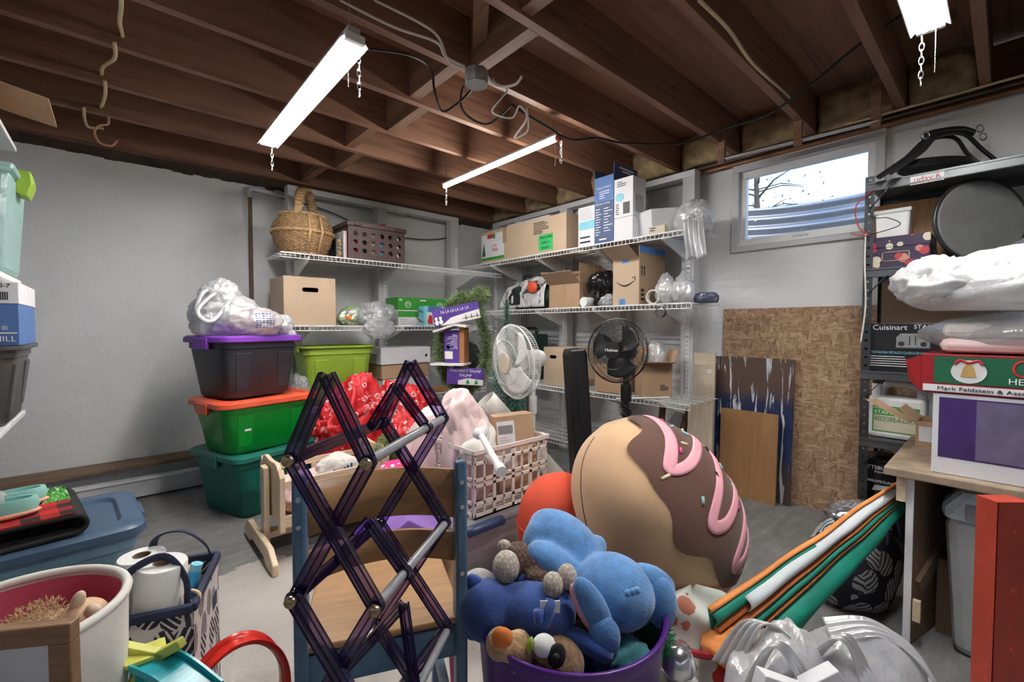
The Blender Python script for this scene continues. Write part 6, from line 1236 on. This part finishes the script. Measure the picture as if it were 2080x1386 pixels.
for k, z in enumerate((.20, .385)):
    t = thing('paint_pail', ['lower black paint pail on the bottom steel shelf', 'upper black paint pail stacked under the stain jug'][k], 'paint pail', (2.80, SL(1800, 2.76), z-.098*(1 if k == 0 else 1.02)), E90); MB().lathe([(.088,0),(.092,.01),(.096,.165),(.10,.168),(.10,.18),(.09,.182)], 32).build('pail', 'pail_black', t, smooth=40); lettering(t, 'PITTSBURGH', .024, (0,-.0965,.14)); lettering(t, 'PAINTS', .013, (0,-.0965,.12)); lettering(t, 'PARAMOUNT', .018, (0,-.0955,.075)); MB().prism([(-.03,.03),(.05,.04),(.04,.06),(-.02,.055)], -.0965, -.093).build('label_swoosh', 'grey_card', t)
t = thing('lidded_bucket', 'white bucket with grey lid beside the steel upright', 'bucket', (2.60, SL(1763, 2.60)-.02, 0), E90); MB().lathe([(.06,0),(.07,.19),(.07,.2)], 24).build('pail', 'white_plastic', t, smooth=40); MB().lathe([(.074,.195),(.074,.215),(.06,.222)], 24).build('lid', 'handle_grey', t, smooth=40)
for k, (lb, pts, mt, r_) in enumerate((('red thin wire hanging on the steel upright', [(2.67,.44,1.74),(2.66,.50,1.68),(2.66,.49,1.58),(2.66,.45,1.53),(2.66,.52,1.55)], 'ink_red', .0025), ('thin black wire loop tied to the steel upright', [(2.67,.46,1.72),(2.67,.44,1.62),(2.66,.38,1.60),(2.66,.34,1.56),(2.66,.46,1.53)], 'black_cord', .002), ('white cord hanging down the steel upright front', [(2.665,.462,1.54),(2.662,.462,1.40),(2.662,.455,1.2),(2.662,.47,1.02)], 'white_cord', .004))): cord('hanging_wire', lb, 'wire', pts, r_, mt, k=6)
# ================================================================ low bench with cartons, panels and red post
TX0, TX1, TY1, TZ = 1.98, 2.60, .275, .62
t = thing('work_bench', 'worn low bench of particle board with white edged side panel', 'bench', (TX0, TY1, 0)); 
MB().box(-.02, TX1-TX0, -.9, .0, TZ-.028, TZ).build('bench_top', 'bench_top', t, bev=.004); MB().box(.03, .045, -.075, -.055, .0, TZ-.03).build('edge_strip', 'melamine', t); MB().box(0, .46, -.010, .010, 0, TZ-.03).xf(Matrix.Translation((.045,-.066,0)) @ Matrix.Rotation(R(-13),4,'Z')).build('side_panel', 'particle', t); MB().box(.02, .04, -.055, -.03, TZ-.12, TZ-.03).build('cleat', 'pine_x', t)
MB().box(.03, .045, -.9, -.42, 0, TZ-.03).build('front_panel', 'particle', t); MB().box(.50, .53, -.9, -.08, 0, TZ-.03).build('back_panel', 'particle', t)
m = MB().bar((.07,-.088,.20),(.40,-.165,.36), .016, .05).build('brace', 'particle', t); MB().bar((.22,-.15,.0),(.22,-.15,.27), .05, .03, (1,0,0)).build('stand_block', 'particle', t); MB().box(.02,.04,-.10,-.08,.10,.17).build('cleat', 'pine_x', t)
PY = .05
t = carton('photo_carton', 'purple and white carton with a frosty photo on bench', 'box', (2.005, PY-.12, TZ+.001), E90, .46, .34, .262, 'white_card'); panel(t, -.215, .215, .055, .25, 'purple_card'); panel(t, -.13, .12, .06, .245, 'lilac_card', -.0022)
t = carton('carol_carton', 'torn red and green christmas carton on the purple one', 'box', (2.0, PY-.10, TZ+.266), E90, .48, .30, .125, 'red_card'); panel(t, -.21, .24, .032, .118, 'xmas_green'); panel(t, -.235, .24, .004, .026, 'white_card'); MB().cyl((-.13,-.003,.078),(-.13,-.001,.078), .04, n=24).xf(Matrix.Diagonal((1,1,.92,1))).build('bell_badge', 'white_card', t); MB().prism([(-.148,.055),(-.112,.055),(-.118,.085),(-.13,.102),(-.142,.085)], -.0045, -.003).build('printed_bell', 'ink_gold', t); MB().tube(spline([(-.16,-.004,.095),(-.15,-.004,.108),(-.13,-.004,.10),(-.11,-.004,.108),(-.10,-.004,.095)], 4), .004, 5).build('printed_bow', 'ink_red', t)
lettering(t, 'Christmas', .075, (.08,-.0028,.085), 'ink_red', wide=.24); lettering(t, 'HEAR A TRADITION', .026, (.075,-.003,.048), wide=.24); lettering(t, 'Mark Feldstein & Associates, Inc.', .017, (-.06,-.0028,.0145), 'ink_black', wide=.28)
MB().add([(-.24,.0,.0),(-.24,.0,.12),(-.285,.05,.10),(-.275,.05,.03)], [(0,1,2,3)]).build('torn_flap', 'red_card', t, solid=.003)
t = thing('clear_pack', 'shiny plastic wrapped bedding pack lying on christmas carton', 'package', (2.01, PY-.12, TZ+.393), E90); MB().lump((0,.16,.06),(.27,.17,.075), 151, .10, 2.2, flat=-.058, n=60, k=36).build('film', 'bag_clear', t, smooth=180); MB().box(-.22,.23,.01,.30,.004,.05).build('bedding', 'pale_pink', t, bev=.02); MB().box(-.215,.23,.015,.295,.05,.10).build('bedding', 'canvas', t, bev=.02)
t = bag('store_bag', 'white store bag with blue lettering topmost on the bench pile', 'bag', (2.10, PY-.10, TZ+.535), [((0,0,.08),(.17,.30,.11),161,.12,2.4), ((-.02,.20,.09),(.12,.12,.08),163,.2,3)], 'bag_white'); body_ = [c for c in children(t) if c.name.startswith('film')][0]; wrap_print(lettering(t, 'Par  on', .05, (-.2,-.06,.045), 'ink_blue', 'left', 4, th=0), body_, (1,0,0), .003); m = MB()
for dy, dz in ((-.05,.10),(-.09,.115),(-.03,.085),(-.08,.085),(-.12,.09)): m.box(-.2,-.199,dy-.012,dy+.012,dz-.005,dz+.005)
wrap_print(m.build('blue_print', 'ink_blue', t, kind='stuff'), body_, (1,0,0), .003)
t = carton('open_carton', 'open carton with big tilted flap behind the purple carton', 'box', (2.40, .17, TZ+.001), E90, .14, .16, .10, 'cardboard', flaps={'l': 50}); MB().add([(-.07,0,.10),(-.07,-.2,.12),(-.20,-.18,.19),(-.20,.02,.17)], [(0,1,2,3)]).build('big_flap', 'cardboard', t, solid=.004); MB().box(-.06,.04,-.0015,0,.02,.08).build('label', 'white_card', t)
t = bag('wrapped_dish', 'white tissue wrapped dish behind the purple carton', 'package', (2.38, .10, TZ+.11), [((0,0,.08),(.05,.07,.11),171,.1,3)], 'bag_white')
t = thing('trash_can', 'grey swing lid trash can under the bench', 'trash can', (2.18, -.02, 0), E90); MB().prism([(-.12,0),(.12,0),(.15,.46),(-.15,.46)], -.10, .12).build('body', 'trash_grey', t, bev=.03); MB().prism([(-.16,.45),(.16,.45),(.155,.50),(.11,.565),(-.11,.565),(-.155,.50)], -.12, .14).build('lid', 'trash_lid', t, bev=.03); MB().box(-.10,.10,-.125,-.115,.465,.52).build('swing_flap', 'handle_grey', t, bev=.02)
t = thing('red_post', 'red painted steel shelf post beside the bench', 'post', Vector((*(PC(2068, 1.02, 0).xy), 0)), CR); m = MB(); holed(m, -.03, .05, 0, .69, 1, 5, .006, 0, .003); m.box(-.03,-.027,.003,.05,0,.69); m.box(.047,.05,.003,.05,0,.69); m.box(-.027,.047,.003,.05,.687,.69); m.build('upright', 'red_steel', t); MB().box(-.05,.07,-.02,.07,0,.008).build('foot_plate', 'red_steel', t)
# beach shelter folded: long strips lying from the floor up to the bench side
Pa, Pb = Vector(C(1462, 1295, 1.22)), Vector(C(1845, 985, 1.62)); t = thing('beach_shelter', 'folded teal white and orange beach shelter propped diagonally', 'beach tent', Vector((Pa.x, Pa.y, 0))); Pa -= t.location; Pb -= t.location
ax = (Pb-Pa); nrm = (RT*.60+UP*-.80); nrm = (nrm-ax.normalized()*nrm.dot(ax.normalized())).normalized(); dep = ax.normalized().cross(nrm).normalized()
if dep.dot(FW) > 0: dep = -dep
def gore(name, mat, s0, s1, e0, e1, bulge, u0=0, u1=1):
    def f(u, v):
        uu = u0+(u1-u0)*u; lo, hi = s0+(e0-s0)*uu, s1+(e1-s1)*uu; s = lo+(hi-lo)*v; return Pa+ax*uu+nrm*s+dep*(bulge*math.sin(math.pi*v)*(1-.5*uu)+.012*noise.noise(Vector((uu*5, s*20, 1))))
    MB().grid(f, 26, 8).build(name, mat, t, smooth=180, solid=.004)
gore('orange_edge', 'tent_orange', -.085, -.07, -.035, -.025, .012); gore('white_panel', 'tent_white', -.07, -.005, -.025, .0, .03, .12, 1); gore('teal_panel', 'tent_teal', -.075, -.03, -.025, -.018, .016, 0, .45); gore('orange_band', 'tent_rust', -.006, .008, .0, .005, .022); gore('teal_panel', 'tent_teal', .008, .04, .005, .016, .025); gore('orange_band', 'tent_rust', .04, .05, .016, .02, .022); gore('teal_panel', 'tent_teal', .05, .17, .02, .055, .03, .0, .95); gore('back_panel', 'tent_teal', -.08, .16, -.03, .05, -.03)
MB().tube([Pa+nrm*-.02, Pb+nrm*-.01], .010, 8).build('pole', 'tent_rust', t); MB().lump(Pa+RT*.04-UP*.03, (.075,.08,.05), 7, .2, 2).build('orange_flap', 'tent_orange', t, smooth=180)
# dark leaf print bag
t = thing('leaf_bag', 'black bag with white leaf print and silver lining', 'bag', PC(1745, 1.74, 0), CR+R(8)); MB().lump((0,0,.16),(.17,.13,.20), 8, .07, 2, False, flat=-.158).build('fabric', 'leaf_black', t, smooth=180)
MB().lump((.04,.03,.33),(.12,.09,.06), 181, .2, 3).build('silver_lining', 'foil', t, smooth=180); MB().tube(spline([(.03,-.11,.28),(.05,-.10,.38),(.10,-.08,.40),(.13,-.08,.28)], 6), .012, 6, flat=.4).build('strap', 'navy_trim', t, smooth=180)
# white carrier bags with boxes
def carrier(label, px, d, parts, loops):
    t = thing('carrier_bag', label, 'bag', PC(px, d, 0), CR); m = MB()
    for c, r_, seed in parts: m.lump(c, r_, seed, .24, 1.7, True, flat=-c[2], n=80, k=50, zs=.45, fine=.15)
    m.build('film', 'bag_white', t, smooth=180)
    for i, (path, wd) in enumerate(loops): ribbon(path, .075, wd, .005, 10, i*2).build('handle_loop', 'bag_white', t, smooth=180, solid=.001)
carrier('white carrier bag with looped handles over flat boxes', 1588, 1.10, [((0,0,.13),(.13,.11,.17),191), ((.06,.03,.15),(.09,.09,.16),192)],
    [([(-.11,-.05,.18),(-.07,-.06,.30),(-.035,-.07,.345),(.02,-.08,.27),(.06,-.10,.14)], (.8,.5,.1)), ([(-.10,.05,.20),(-.04,.04,.32),(.03,.03,.30),(.09,.0,.18)], (.7,-.6,.1))])
carrier('white carrier bag spread against bench side panel', 1775, 1.14, [((-.02,0,.14),(.15,.11,.17),195), ((.12,.0,.08),(.12,.10,.10),197)],
    [([(-.17,-.03,.24),(-.11,-.06,.33),(-.07,-.08,.26),(-.05,-.11,.12)], (.9,.3,.2)), ([(-.10,.0,.30),(.0,-.02,.325),(.08,-.06,.28),(.13,-.10,.17)], (.2,.9,.4))])
for k, (px, d, z, a, lb) in enumerate(((1600, .97, .20, 20, 'upright pale flat box inside the looped carrier bag'), (1700, .98, .20, -28, 'slanted pale flat box between the carrier bags'))):
    o = MB().box(-.075,.075,-.02,.02,-.20,.10).build('flat_box', 'white_card', bev=.002); o.location = PC(px, d, z); o.rotation_euler = (R(-8), R(a), CR); tag(o, lb, 'box')
